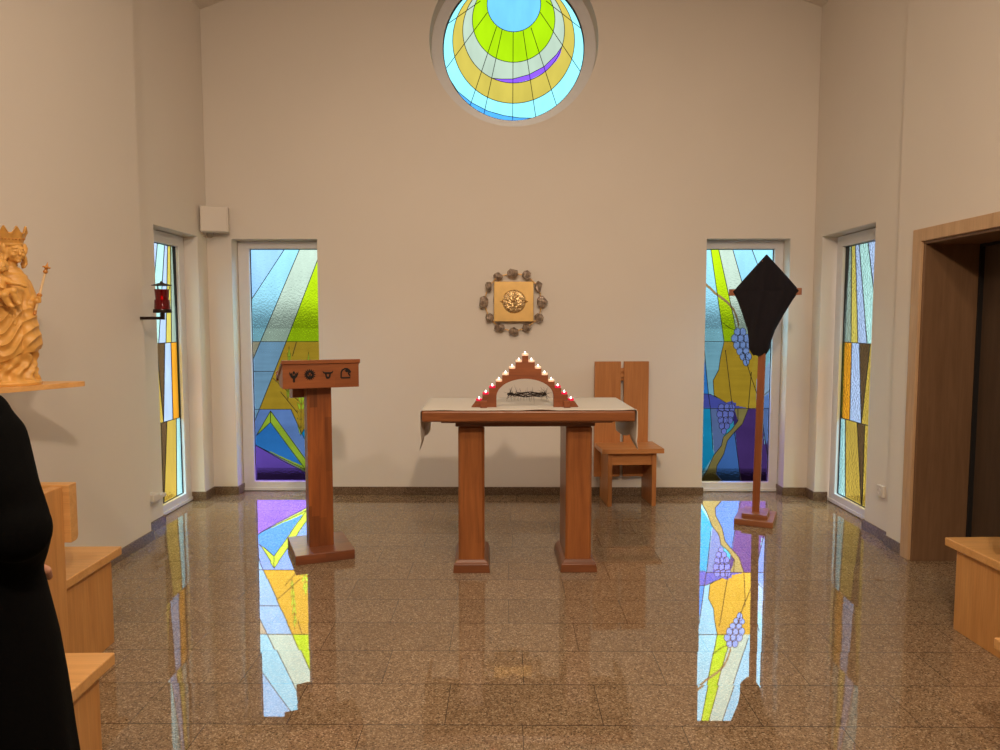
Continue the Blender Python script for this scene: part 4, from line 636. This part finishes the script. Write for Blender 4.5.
for z0, z1 in ((1.06, 1.09), (1.11, 1.14)):
    m = MB(); m.box(-.036, -.010, .185, .2055, z0, z1); m.build('spacer_block', M['chair_x'], t, bevel=.001)

# ------------------------------------------------------------------ processional cross and its veil
CZ = rad(-24.5)
t = thing('standing_cross', 'slender wooden cross on a two-step base, its top hidden by a veil', 'cross', (1.938, 5.545, 0), CZ)
m = MB(); m.box(-.14, .14, -.176, .176, 0, .046); m.build('base', M['cross_x'], t, bevel=.003)
m = MB(); m.box(-.092, .092, -.12, .12, .0455, .078); m.build('upper_step', M['cross_x'], t, bevel=.003)
LEAN = .024
m = MB(); vs = []
for z, x in ((.075, 0), (2.0, LEAN)):
    vs += [(x-.026,-.026,z),(x+.026,-.026,z),(x+.026,.026,z),(x-.026,.026,z)]
m.add(vs, [(0,3,2,1),(4,5,6,7),(0,1,5,4),(1,2,6,5),(2,3,7,6),(3,0,4,7)]); m.build('post', M['cross'], t, bevel=.002)
m = MB(); m.box(-.236, .282, -.022, .022, 1.740, 1.790); m.build('crossbar', M['cross'], t, bevel=.002)
# veil: hangs from the three upper ends, gathered round the post below
m = MB(); NZ, NA = 150, 96
key = [(2.045, .004, .010), (2.02, .025, .030), (1.95, .086, .040), (1.87, .155, .044), (1.80, .213, .044), (1.775, .235, .040), (1.77, .236, .040), (1.70, .196, .056), (1.60, .150, .066), (1.48, .100, .070), (1.40, .082, .066), (1.34, .076, .058), (1.305, .058, .048), (1.285, .040, .042)]
ks = [k[0] for k in key]
def kv(z, i):
    for a, b in zip(key, key[1:]):
        if b[0] <= z <= a[0]:
            f = (a[0]-z)/(a[0]-b[0]); return a[i] + (b[i]-a[i])*f
    return key[-1][i]
for i in range(NZ + 1):
    z = 2.045 - (2.045 - 1.285)*i/NZ
    w, d = kv(z, 1), kv(z, 2); low = max(0, min(1, (1.765 - z)/.4))
    cx = LEAN*.95 + .006 - .034*low
    for k in range(NA):
        a = 2*PI*k/NA; ca, sa = math.cos(a), math.sin(a)
        x = math.copysign(abs(ca)**.9, ca)*w; y = math.copysign(abs(sa)**(.3 + .5*min(1, abs(z - 1.768)/.05)), sa)*d
        fold = .010*math.sin(x*(38 + 30*low) + 2.2*z) + .006*math.sin(x*85 - z*9)
        y += math.copysign(1, sa)*fold*min(1, i/18)*abs(sa)
        m.v.append((cx + x, y, z + .004*math.sin(a*5)*low))
for i in range(NZ):
    for k in range(NA):
        j = (k+1) % NA; m.f.append((i*NA+k, i*NA+j, (i+1)*NA+j, (i+1)*NA+k)); m.m.append(0)
m.f.append(tuple(range(NA))); m.m.append(0)
o = m.build('veil', M['veil'], smooth=50); o.location = (1.938, 5.545, 0); o.rotation_euler = (0, 0, CZ)
tag(o, 'black-purple cloth veil draped in a kite shape over the cross', 'veil')

# ------------------------------------------------------------------ gilded wall shrine
t = thing('wall_shrine', 'square gold wall box with round relief inside a ring of smoky crystals', 'tabernacle', (.067, D, 1.713))
m = MB(); m.box(-.171, .171, -.075, -.02, -.172, .172); m.box(-.14, .14, -.022, .0, -.14, .14); pl = m.build('door_plate', M['brass'], t, bevel=.004)
m = MB(); rnd = random.Random(2); vs = []; fs = []; NR, NS = 14, 56
for i in range(NR + 1):
    for k in range(NS):
        r = .102*i/NR; a = 2*PI*k/NS; x, z = r*math.cos(a), r*math.sin(a)
        hgt = .020*(1 - (i/NR)**3) + .010*noise.noise(Vector((x*60, z*60, 3.1)))*(1 if i < NR else 0) + .006*noise.noise(Vector((x*95, z*95, 7)))*(i < NR) + .008*math.exp(-((x/.014)**2))*(abs(z) < .075)*(i < NR)
        vs.append((x + .002, -.075 - max(0, hgt) - .004*(i < NR), z))
for i in range(NR):
    for k in range(NS):
        j = (k+1) % NS; fs.append((i*NS+k, i*NS+j, (i+1)*NS+j, (i+1)*NS+k))
m.add(vs, fs)
for a in (0, PI): m.lathe([(.012, 0), (.006, .012), (.0005, .02)], 10, Matrix.Translation((.102*math.cos(a) + .002, -.08, 0)) @ Matrix.Rotation(PI/2 if a == 0 else -PI/2, 4, 'Y'))
m.build('medallion', M['gold'], pl, smooth=50)
q = .000977
stones = [(250,150,85,75), (380,118,98,92), (505,138,82,86), (610,238,72,98), (642,375,95,108), (615,513,84,88), (505,600,84,72), (393,637,92,76), (262,600,97,72), (172,512,76,82), (122,378,88,112), (165,238,64,94)]
cs = []
for n, (x, y, w, hh) in enumerate(stones):
    c = Vector(((x - 390)*q, -.045, (370 - y)*q)); cs.append(c); rnd = random.Random(40 + n)
    bm = bmesh.new(); vv = []
    for k in range(26):
        d = Vector((rnd.gauss(0,1), rnd.gauss(0,1), rnd.gauss(0,1))).normalized()
        vv.append(bm.verts.new((d.x*w*q*.54, d.y*.026, d.z*hh*q*.54)))
    bmesh.ops.convex_hull(bm, input=vv); bm.verts.ensure_lookup_table()
    mm = MB(); keep = {}
    for f in bm.faces:
        idx = []
        for v_ in f.verts:
            if v_ not in keep: keep[v_] = len(mm.v); mm.v.append(tuple(v_.co))
            idx.append(keep[v_])
        mm.f.append(tuple(idx)); mm.m.append(0)
    bm.free(); mm.build('crystal', M['stone'], t, loc=tuple(c))
for a, b in zip(cs, cs[1:] + cs[:1]):
    m = MB(); m.tube([a + Vector((0, .006, 0)), b + Vector((0, .006, 0))], .0052, 8); m.build('link_rod', M['rod'], t, smooth=60)
for c in (cs[1], cs[4], cs[7], cs[10]):
    m = MB(); m.tube([c + Vector((0, .01, 0)), Vector((c.x, 0, c.z))], .004, 8); m.build('wall_pin', M['rod'], t, smooth=60)

# ------------------------------------------------------------------ sanctuary lamp
t = thing('sanctuary_lamp', 'red glass sanctuary lamp on a dark bracket beside the left window', 'lamp', (XL, 4.955, 1.566))
m = MB(); m.box(-.004, .155, -.010, .010, -.010, .010); m.box(.143, .165, -.010, .010, -.010, .048); m.build('bracket', M['black_iron'], t, bevel=.003)
c = Vector((.152, 0, 0))
m = MB(); m.lathe([(.052, .036), (.055, .036), (.055, .055), (.053, .055)], 28, Matrix.Translation(c)); m.lathe([(.056, .038), (.050, .05), (.0475, .125), (.049, .125), (.052, .05), (.058, .038)], 28, Matrix.Translation(c))
m.build('cup', M['red_glass'], t, smooth=40)
m = MB(); m.lathe([(.0005, .036), (.059, .036), (.060, .040), (.058, .060), (.0565, .060), (.055, .044), (.0005, .044)], 28, Matrix.Translation(c)); m.build('saucer', M['black_iron'], t, smooth=40)
m = MB(); m.lathe([(.038, .046), (.042, .13), (.047, .196), (.044, .196), (.039, .13), (.035, .05)], 28, Matrix.Translation(c)); m.build('glass', M['red_glass'], t, smooth=40)
m = MB(); m.lathe([(.012, .05), (.014, .075), (.012, .075), (.0005, .09)], 14, Matrix.Translation(c)); m.build('candle', flat('red_candle_wax', (120,16,18), .5), t, smooth=40)
m = MB(); m.lathe([(.002, .122), (.0065, .130), (.0075, .138), (.004, .148), (.0005, .156)], 12, Matrix.Translation(c + Vector((0, -.0, 0)))); m.lathe([(.003, .085), (.002, .122)], 8, Matrix.Translation(c)); m.build('flame', M['red_spark'], t, smooth=40)
m = MB(); m.lathe([(.066, .221), (.064, .225), (.030, .234), (.010, .241), (.008, .25), (.0005, .252)], 28, Matrix.Translation(c)); m.lathe([(.066, .221), (.030, .230), (.0005, .232)], 28, Matrix.Translation(c))
for k in range(3):
    a = 2*PI*k/3 + .5; m.tube([c + Vector((.045*math.cos(a), .045*math.sin(a), .190)), c + Vector((.052*math.cos(a), .052*math.sin(a), .225))], .0025, 6)
m.build('cap', M['black_iron'], t, smooth=40)

# ------------------------------------------------------------------ small fittings
t = thing('wall_speaker', 'white square loudspeaker high up in the left back corner', 'loudspeaker', (-2.485, 6.25, 2.408), rad(14))
m = MB(); m.box(-.113, .113, -.05, .045, -.108, .108); m.build('cabinet', M['white_plastic'], t, bevel=.006)
m = MB(); m.box(-.106, .100, -.057, -.049, -.102, .102); m.build('grille', M['wall'], t, bevel=.003)
m = MB(); m.box(-.03, .03, .045, .075, -.05, .05); m.build('mount', M['black_iron'], t)
m = MB(); m.tube(chaikin([(-.02, .03, -.11), (-.02, .03, -.14), (-.05, .02, -.155), (-.10, .02, -.14)], 2), .004, 6); m.build('cable', M['cable'], t, smooth=60)
t = thing('power_socket', 'white wall socket low on the right wall beside the window', 'socket', (XRF, 5.085, .345))
m = MB(); m.box(-.022, 0, -.042, .042, -.042, .042); m.build('cover_plate', M['white_plastic'], t, bevel=.006, seg=3)
m = MB(); m.lathe([(.020, 0), (.020, .004), (.017, .004), (.016, .001), (.0005, .001)], 24, Matrix.Translation((-.022, 0, 0)) @ Matrix.Rotation(-PI/2, 4, 'Y')); m.build('socket_ring', M['white_plastic'], t, smooth=40)
t = thing('cable_outlet', 'small white cable outlet low on the left wall near the window', 'socket', (XLF, 5.14, .27))
m = MB(); m.box(0, .085, -.05, .05, -.02, .03); m.build('outlet_box', M['white_plastic'], t, bevel=.006)
m = MB(); m.box(0, .03, -.13, .255, -.045, -.02); m.build('cable_duct', M['white_plastic'], t, bevel=.003)

# ------------------------------------------------------------------ benches along the sides
def bench(name, loc, rz, d, w, label):
    """free end at x = 0 facing the aisle, running in direction d; front edge at y = 0"""
    t = thing('bench', label, 'bench', loc, rz, 'beech benches at the sides of the chapel')
    m = MB(); m.box(0, d*w, -.50, 0, .408, .45); m.build('seat', M['beech_x'], t, bevel=.005)
    for x in (0, w - .05):
        m = MB(); m.box(d*(x + .016), d*(x + .05), -.5, -.072, 0, .409); m.build('end_panel', M['beech'], t, bevel=.003)
    for x in (-.020, w - .05):
        m = MB(); m.box(d*x, d*(x + .05), -.70, -.502, 0, .862); m.build('back_post', M['beech'], t, bevel=.003)
    m = MB(); a, b = -.500, -.445
    pr = [(a, .622), (b - .02, .622), (b - .006, .628), (b, .642), (b, .868), (a, .868)]
    m.plate(pr, [], lambda u, v, q: (q, u, v), d*-.046, d*w); m.build('backrest', M['beech_x'], t, bevel=.003)
    return t
bench('bench', (-1.878, 3.458, 0), rad(1.5), -1, .585, 'beech bench at the left wall below the shelf, farther from the camera')
bench('bench', (-1.300, 2.326, 0), rad(1.5), -1, 1.14, 'beech bench at the lower left edge, right beside the person in black')
bench('bench', (2.236, 3.640, 0), rad(2.0), 1, .33, 'beech bench at the right wall in front of the doorway')
bench('bench', (1.700, 2.465, 0), rad(3.5), 1, .88, 'beech bench at the lower right edge, only a seat corner in view')

# ------------------------------------------------------------------ corner shelf with the carved Madonna
SZ = 1.255
o = MB()
prof = [(-2.5, 2.70), (-2.33, 2.92), (-2.19, 3.16), (-2.105, 3.34), (-2.045, 3.475), (-2.05, 3.51), (-2.10, 3.52), (-2.25, 3.50), (-2.5, 3.46)]
pp = chaikin([(x, y, 0) for x, y in prof[1:-1]], 2)
pts = [prof[0]] + [(p.x, p.y) for p in pp] + [prof[-1]]
o.plate([(x + 2.5, y - 3.3) for x, y in pts], [], lambda u, v, d: (u, v, d), -.023, 0)
o = o.build('wall_shelf', M['shelf'], bevel=.006, seg=3, loc=(XL, 3.3, SZ)); tag(o, 'pale wooden wall shelf with rounded tip carrying the carved statue', 'shelf')

t = thing('madonna_statue', 'carved wooden Madonna with crown, child and sceptre on the left shelf', 'statue', (-2.272, 3.285, SZ), rad(34))
m = MB()
kz = [0, .012, .02, .05, .10, .15, .20, .28, .34, .40, .455, .495, .515, .535]
ka = [.128, .130, .124, .118, .114, .122, .128, .119, .106, .094, .082, .066, .046, .030]
kb = [.100, .102, .096, .092, .088, .094, .098, .094, .088, .080, .068, .052, .036, .028]
kc = [0, 0, 0, 0, .002, .004, .004, .002, .004, .008, .016, .022, .026, .029]
def ip(z, arr):
    for i in range(len(kz) - 1):
        if kz[i] <= z <= kz[i+1]:
            f = (z - kz[i])/(kz[i+1] - kz[i]); f = f*f*(3 - 2*f); return arr[i] + (arr[i+1] - arr[i])*f
    return arr[-1]
NZ, NA = 170, 168
for i in range(NZ + 1):
    z = .535*i/NZ
    for k in range(NA):
        a = 2*PI*k/NA; x = math.cos(a)*ip(z, ka); y = math.sin(a)*ip(z, kb)
        front = max(0, -math.sin(a)); u = x/.12
        hem = .118 + .040*max(0, u - .15)*1.6 + .03*max(0, -u - .3) + .012*math.sin(u*5)
        d = 0
        if z > .022:
            if z < hem: d += -.009 + .007*math.sin(a*11 + 3*math.sin(z*40)) + .005*math.sin(a*5 + z*70)*math.sin(z*55 + a*3)
            else:
                mt = min(1, (z - hem)/.02); sw = (z - .20) - .105*abs(u + .2)**1.25
                fade = max(0, min(1, (.40 - z)/.08))*front**.6
                r1 = math.sin(sw*58 + 1.2*math.sin(u*4 + z*9)); r1 = 1 - 2*abs(r1)**.75; d += fade*.0075*r1*min(1, (z - hem)/.05 + .1)
                d += (1 - fade)*.004*math.sin(a*9 + z*14)*max(0, min(1, (.46 - z)/.1)); d += .004*mt
                if u > .42: d += .010*math.exp(-((u - .72)/.16)**2)*max(0, min(1, (.42 - z)/.1))*math.sin(min(1, max(0, (z - .1)/.3))*PI)
                if u > .3 and front > .2: d -= .009*math.exp(-((u - .50 - .25*(z - .25))/.05)**2)*max(0, min(1, (.44 - z)/.06))
        m.v.append((ip(z, kc) + x + d*math.cos(a), y + d*math.sin(a), z))
for i in range(NZ):
    for k in range(NA):
        j = (k+1) % NA; m.f.append((i*NA+k, i*NA+j, (i+1)*NA+j, (i+1)*NA+k)); m.m.append(0)
m.f.append(tuple(reversed(range(NA)))); m.m.append(0); m.f.append(tuple(NZ*NA + k for k in range(NA))); m.m.append(0)
H = Matrix.Rotation(rad(26), 3, 'Z'); hc = Vector((.044, -.018, .603))
hp = lambda x, y, z: hc + H @ Vector((x, y, z))
m.limb([(.028, -.002, .50), (.031, -.008, .56)], [.026, .024])
m.ball(hc, (.038, .042, .050), 24, 16, R=H); m.ball(hp(0, -.016, -.020), (.027, .024, .026), 20, 12)
m.ball(hp(0, -.034, -.040), (.012, .010, .009)); m.limb([hp(0, -.043, .008), hp(0, -.050, -.012)], [.0045, .0065], 10); m.ball(hp(0, -.041, -.0255), (.0105, .006, .0036)); m.ball(hp(0, -.0405, -.031), (.009, .006, .0034))
for s in (-1, 1):
    m.ball(hp(s*.0145, -.0370, .003), (.0085, .0055, .0055)); m.ball(hp(s*.015, -.036, .016), (.012, .006, .005)); m.ball(hp(s*.019, -.029, -.014), (.012, .012, .012))
    for q in range(3):                                    # wavy locks
        pts = [hp(s*(.040 + .005*q) + s*.006*math.sin(k*1.4 + q), -.004 + .015*q, .034 - .014*k) for k in range(8)]
        m.limb(pts, [.010, .011, .012, .012, .011, .009, .008, .006], 8)
m.ball(hc + H @ Vector((0, .010, .012)), (.042, .042, .046), 20, 12, R=H)
# mantle over the shoulders, both arms
m.limb([(.076, .004, .462), (.094, .004, .40), (.098, -.028, .372)], [.030, .032, .025]); m.limb([(.108, -.034, .376), (.122, -.048, .386)], [.016, .014])
for k in range(4): m.limb([(.124, -.056 + .002*k, .378 + .007*k), (.134, -.062, .379 + .007*k), (.136, -.050, .380 + .007*k)], [.005, .0048, .0042], 8)
m.limb([(.118, -.05, .396), (.126, -.060, .402), (.134, -.056, .398)], [.0055, .005, .0045], 8)
m.limb([(-.062, .0, .465), (-.098, -.010, .40), (-.070, -.070, .375), (-.030, -.088, .372)], [.030, .036, .028, .018])
for k in range(4): m.limb([(-.022, -.098, .364 + .008*k), (-.002, -.106, .362 + .009*k), (.010, -.104, .358 + .009*k)], [.006, .0055, .0045], 8)
m.limb([(.012, -.050, .43), (.020, -.074, .40), (.016, -.084, .33), (.03, -.085, .27)], [.010, .010, .010, .006], 8); m.limb([(.050, -.045, .42), (.046, -.076, .36), (.034, -.088, .28)], [.010, .010, .007], 8)
m.sculpt('figure', M['linden'], t, .0023, 2)
# the child
m = MB(); m.limb([(-.058, -.098, .392), (-.054, -.094, .425), (-.050, -.092, .452)], [.030, .029, .025]); m.limb([(-.050, -.094, .46), (-.048, -.097, .485)], [.013, .012])
cc = Vector((-.046, -.100, .505)); m.ball(cc, (.027, .030, .031), 20, 14); m.ball(cc + Vector((.008, -.022, -.012)), (.016, .012, .013)); m.ball(cc + Vector((.010, -.030, -.003)), (.004, .006, .005))
for s in (-1, 1): m.ball(cc + Vector((.010 + s*.010, -.027, .004)), (.004, .003, .003))
for k in range(22):
    a = k*2.4; z = 1 - 2*(k + .5)/30; r = math.sqrt(max(0, 1 - z*z)); p = Vector((math.cos(a)*r, abs(math.sin(a))*r*.9 + .05, z)); m.ball(cc + Vector((p.x*.026, p.y*.028 - .002, p.z*.029 + .004)), .0085, 8, 6)
m.limb([(-.032, -.098, .448), (-.006, -.112, .434), (.022, -.116, .430), (.044, -.112, .420)], [.013, .011, .009, .008]); m.limb([(-.074, -.098, .446), (-.070, -.122, .425), (-.040, -.132, .412)], [.013, .011, .008])
m.limb([(-.046, -.108, .388), (-.004, -.130, .398), (.010, -.126, .352), (.018, -.134, .342)], [.021, .018, .013, .009]); m.limb([(-.064, -.112, .384), (-.036, -.138, .380), (-.020, -.130, .340), (-.008, -.138, .330)], [.020, .018, .012, .009])
m.v = [(x + .036, y - .014, z + .026) for x, y, z in m.v]
m.sculpt('child', M['linden'], t, .0026, 2)
# crown
m = MB(); N = 120; vs = []; fs = []; prof = []
for ring in range(2):
    for lev in range(6):
        for k in range(N):
            a = 2*PI*k/N; fl = abs(math.cos(a*4)); tip = .030*fl**3 + .010
            f = lev/5; r = .045 + .018*f + .004*f*f - (.006 if ring else 0)
            z = f*(.046 + tip) - .004*(f > .95)
            vs.append((r*math.cos(a), r*math.sin(a)*.95, z))
for ring in range(2):
    for lev in range(5):
        for k in range(N):
            j = (k+1) % N; b = ring*6*N; q = (b + lev*N + k, b + lev*N + j, b + (lev+1)*N + j, b + (lev+1)*N + k); fs.append(q if not ring else q[::-1])
for k in range(N):
    j = (k+1) % N; fs.append((5*N + k, 5*N + j, 11*N + j, 11*N + k)); fs.append((j, k, 6*N + k, 6*N + j))
m.add(vs, fs)
m.lathe([(.0425, -.004), (.047, -.004), (.0485, .002), (.047, .008), (.0435, .008)], 48)
cro = m.build('crown', M['linden'], t, smooth=50, loc=(hc.x - .010, hc.y + .010, hc.z + .036)); cro.rotation_euler = (rad(7), rad(-4), rad(24))
m = MB()
for k in range(24):
    a = 2*PI*k/24; r = .0525; m.ball((r*math.cos(a), r*math.sin(a)*.95, .0265), .0042, 8, 6)
m.build('jewel_row', M['linden_dark'], cro, smooth=60)
# sceptre
a, b = Vector((.112, -.048, .330)), Vector((.160, -.060, .520))
m = MB(); m.tube([a, b], .0052, 10); sc = m.build('sceptre', M['ivory'], t, smooth=60)
X = (b - a).to_track_quat('Z', 'Y').to_matrix().to_4x4()
m = MB(); m.lathe([(.0045, -.012), (.009, -.006), (.010, .0), (.006, .006), (.006, .012), (.014, .018), (.006, .024), (.004, .03), (.0005, .044)], 14, Matrix.Translation(b) @ X)
for k in range(4): m.ball(b + X.to_3x3() @ Vector((.012*math.cos(k*PI/2), .012*math.sin(k*PI/2), .018)), (.005, .005, .004), 8, 6)
m.build('sceptre_tip', M['linden_dark'], sc, smooth=60)
m = MB(); m.lathe([(.007, .075), (.011, .08), (.011, .086), (.007, .092)], 14, Matrix.Translation(a) @ X); m.build('sceptre_collar', M['linden_dark'], sc, smooth=40)
m = MB(); m.lathe([(.002, -.012), (.008, -.004), (.006, .004), (.006, .012)], 14, Matrix.Translation(a) @ X); m.build('sceptre_knob', M['linden_dark'], sc, smooth=40)

# ------------------------------------------------------------------ person in black at the left edge
PC = Vector((-1.13, 1.35, 0))
t = thing('person', 'person in a long black robe seen from behind at the left edge', 'person', tuple(PC))
m = MB()
for s in (-1, 1): m.limb([(s*.085, 0, .86), (s*.095, .01, .48), (s*.10, -.02, .09)], [.085, .058, .040]); m.limb([(s*.10, -.04, .045), (s*.11, .09, .035), (s*.115, .15, .03)], [.038, .036, .025])
m.limb([(0, 0, .90), (0, -.01, 1.05), (0, -.01, 1.22), (0, -.005, 1.33)], [.135, .12, .135, .115]); m.ball((0, -.005, 1.335), (.155, .075, .05)); m.limb([(0, 0, 1.38), (0, .01, 1.47)], [.055, .05])
hd = Vector((0, .02, 1.56)); m.ball(hd, (.074, .092, .105), 24, 16); m.ball(hd + Vector((0, .035, -.05)), (.055, .055, .060)); m.limb([hd + Vector((0, .088, .012)), hd + Vector((0, .108, -.022))], [.010, .014]); m.ball(hd + Vector((0, .085, -.052)), (.024, .012, .006)); m.ball(hd + Vector((0, .083, -.064)), (.021, .012, .006)); m.ball(hd + Vector((0, .078, -.092)), (.022, .018, .014))
for s in (-1, 1):
    m.ball(hd + Vector((s*.075, -.005, -.005)), (.010, .018, .032)); m.ball(hd + Vector((s*.030, .083, .012)), (.014, .008, .009)); m.limb([hd + Vector((s*.014, .090, .030)), hd + Vector((s*.046, .078, .030))], [.007, .006])
# arms: elbows bent, hands folded in front; five fingers each
def arm(s, sh, el, wr, hand, up):
    m.limb([sh + Vector((-s*.03, 0, -.02)), el, wr], [.040, .036, .027])
    d = (hand - wr).normalized(); side = d.cross(up).normalized()*s; n = side.cross(d).normalized()
    if n.dot(up) < 0: n = -n
    palm = wr + d*.05; m.limb([wr + d*.015 + side*.014, palm + side*.020], [.016, .015]); m.limb([wr + d*.015 - side*.014, palm - side*.022], [.016, .015]); m.limb([wr, palm], [.02, .017])
    curl = -n
    for k, (off, L) in enumerate(((.030, .072), (.010, .080), (-.010, .075), (-.029, .058))):
        b = palm + d*.028 + side*off; p1 = b + d*L*.42 + curl*L*.10; p2 = p1 + d*L*.25 + curl*L*.22; p3 = p2 + d*L*.08 + curl*L*.26
        m.limb([palm + side*off*.9, b, p1, p2, p3], [.0105, .0095, .0088, .0082, .007], 10)
    b = wr + d*.022 + side*.026; m.limb([b, b + d*.026 + side*.024 + curl*.006, b + d*.056 + side*.028 + curl*.016], [.012, .0105, .0085], 10)
arm(1, Vector((.180, -.01, 1.335)), Vector((.232, -.055, 1.165)), Vector((.092, .150, 1.035)), Vector((.040, .250, .985)), Vector((0, .55, 1)))
arm(-1, Vector((-.180, -.01, 1.335)), Vector((-.232, -.055, 1.165)), Vector((-.110, .140, 1.030)), Vector((-.045, .245, .995)), Vector((0, .55, 1)))
m.sculpt('body', M['skin'], t, .0052, 2)
m = MB(); m.ball(hd + Vector((0, -.014, .024)), (.084, .096, .098), 24, 16); m.ball(hd + Vector((0, -.04, -.045)), (.068, .062, .06))
for k in range(40):
    a = k*2.4; z = .9 - 1.1*k/40; r = math.sqrt(1 - z*z); m.ball(hd + Vector((.078*math.cos(a)*r, -.014 + .09*min(.35, math.sin(a))*r, .024 + .094*z)), .014, 8, 6)
m.sculpt('hair', M['hair'], t, .006, 2)
m = MB()
rz = [(.03, .315, .215), (.10, .312, .215), (.35, .300, .21), (.55, .280, .205), (.71, .264, .20), (.82, .255, .195), (.92, .245, .185), (1.03, .226, .165), (1.13, .200, .15), (1.25, .180, .145), (1.33, .165, .125), (1.385, .140, .10), (1.425, .095, .075), (1.45, .072, .066)]
NA = 96
for z, a_, b_ in rz:
    for k in range(NA):
        a = 2*PI*k/NA; fl = max(0, (.9 - z))*.016*math.sin(a*13 + 2*z)
        m.v.append(((a_ + fl)*math.cos(a), (b_ + fl)*math.sin(a), z))
for i in range(len(rz) - 1):
    for k in range(NA):
        j = (k+1) % NA; m.f.append((i*NA+k, i*NA+j, (i+1)*NA+j, (i+1)*NA+k)); m.m.append(0)
m.f.append(tuple(reversed(range(NA)))); m.m.append(0); m.f.append(tuple((len(rz)-1)*NA + k for k in range(NA))); m.m.append(0)
for s in (-1, 1):
    m.limb([(s*.05, 0, 1.425), (s*.145, -.008, 1.37)], [.055, .052]); m.limb([(s*.158, -.01, 1.325), (s*.203, -.04, 1.235), (s*.236, -.055, 1.165), (s*.170, .045, 1.10), (s*.104, .140, 1.038)], [.066, .060, .058, .050, .044])
m.sculpt('robe', M['black'], t, .009, 4)
for s, w, d in ((1, Vector((.092, .150, 1.035)), Vector((-.052, .100, -.05))), (-1, Vector((-.110, .140, 1.030)), Vector((.065, .105, -.035)))):
    X = Matrix.Translation(w) @ d.to_track_quat('Z', 'Y').to_matrix().to_4x4()
    m = MB(); m.lathe([(.033, -.01), (.037, .0), (.038, .022), (.034, .024), (.031, .02), (.030, -.01)], 24, X); m.build('shirt_cuff', M['linen_cuff'], t, smooth=50)
for s in (-1, 1):
    m = MB(); m.limb([(s*.10, -.045, .048), (s*.11, .08, .044), (s*.116, .155, .038)], [.047, .046, .036]); m.box(s*.116 - .045, s*.116 + .04, -.08, .18, 0, .02); m.sculpt('shoe', M['shoe'], t, .007, 2)
# ------------------------------------------------------------------ daylight outside, lamps and an added fill inside
W = bpy.data.worlds.new('World'); S.world = W; W.use_nodes = True; nt = W.node_tree; nt.nodes.clear()
tc = nt.nodes.new('ShaderNodeTexCoord'); sp = nt.nodes.new('ShaderNodeSeparateXYZ'); nt.links.new(tc.outputs['Generated'], sp.inputs[0])
mr = nt.nodes.new('ShaderNodeMapRange'); mr.inputs['From Min'].default_value = -.1; mr.inputs['From Max'].default_value = .6; nt.links.new(sp.outputs[2], mr.inputs[0])
rp = nt.nodes.new('ShaderNodeValToRGB'); nt.links.new(mr.outputs[0], rp.inputs[0])
SKY = [(-.1, .008), (-.04, .012), (-.015, .02), (.004, .038), (.03, .125), (.10, .15), (.15, .21), (.20, .50), (.26, .74), (.34, .80), (.6, .84)]
e = rp.color_ramp.elements
for i, (z, v) in enumerate(SKY):
    q = e[0] if i == 0 else (e[len(e) - 1] if i == len(SKY) - 1 else e.new((z + .1)/.7)); q.color = (v*.95, v*.98, v, 1)
bg = nt.nodes.new('ShaderNodeBackground'); bg.inputs[1].default_value = 10.0; nt.links.new(rp.outputs[0], bg.inputs[0])
ow = nt.nodes.new('ShaderNodeOutputWorld'); nt.links.new(bg.outputs[0], ow.inputs[0])

def lamp(name, loc, target, power, col, size=.06, angle=150, blend=1.0):
    d = bpy.data.lights.new(name, 'SPOT'); d.energy = power; d.color = col; d.shadow_soft_size = size; d.spot_size = rad(angle); d.spot_blend = blend
    o = bpy.data.objects.new(name, d); COL.objects.link(o); o.location = loc
    o.rotation_euler = (Vector(target) - Vector(loc)).to_track_quat('-Z', 'Y').to_euler(); return o
WARM = (1.0, .775, .57)
lamp('ceiling_spot', (.4, -.1, 3.4), (.1, 6.3, -.3), 405, WARM, .10, 106)
lamp('ceiling_spot', (-1.1, .6, 3.9), (-1.9, 4.0, .6), 118, WARM, .12, 140)
lamp('ceiling_spot', (1.2, .6, 3.9), (1.5, 4.2, 0), 80, WARM, .12, 140)
d = bpy.data.lights.new('overhead_fill', 'AREA'); d.shape = 'SQUARE'; d.size = 1.3; d.energy = 52; d.color = WARM; po = bpy.data.objects.new('overhead_fill', d); COL.objects.link(po); po.location = (0, 2.6, 4.6)  # added unseen fill that weakens the shadows of the spots

cam = bpy.data.cameras.new('camera'); co = bpy.data.objects.new('camera', cam); COL.objects.link(co)
cam.sensor_fit = 'HORIZONTAL'; cam.sensor_width = 36; cam.lens = 36*725/1000; cam.clip_start = .05; cam.clip_end = 200
co.location = (0, 0, 1.55); co.rotation_euler = (rad(90) - math.atan(54.5/725), 0, math.atan(6/727))
S.camera = co
S.view_settings.view_transform = 'Standard'; S.view_settings.look = 'None'; S.view_settings.gamma = 1; S.view_settings.exposure = 0.0
S.view_settings.use_curve_mapping = False
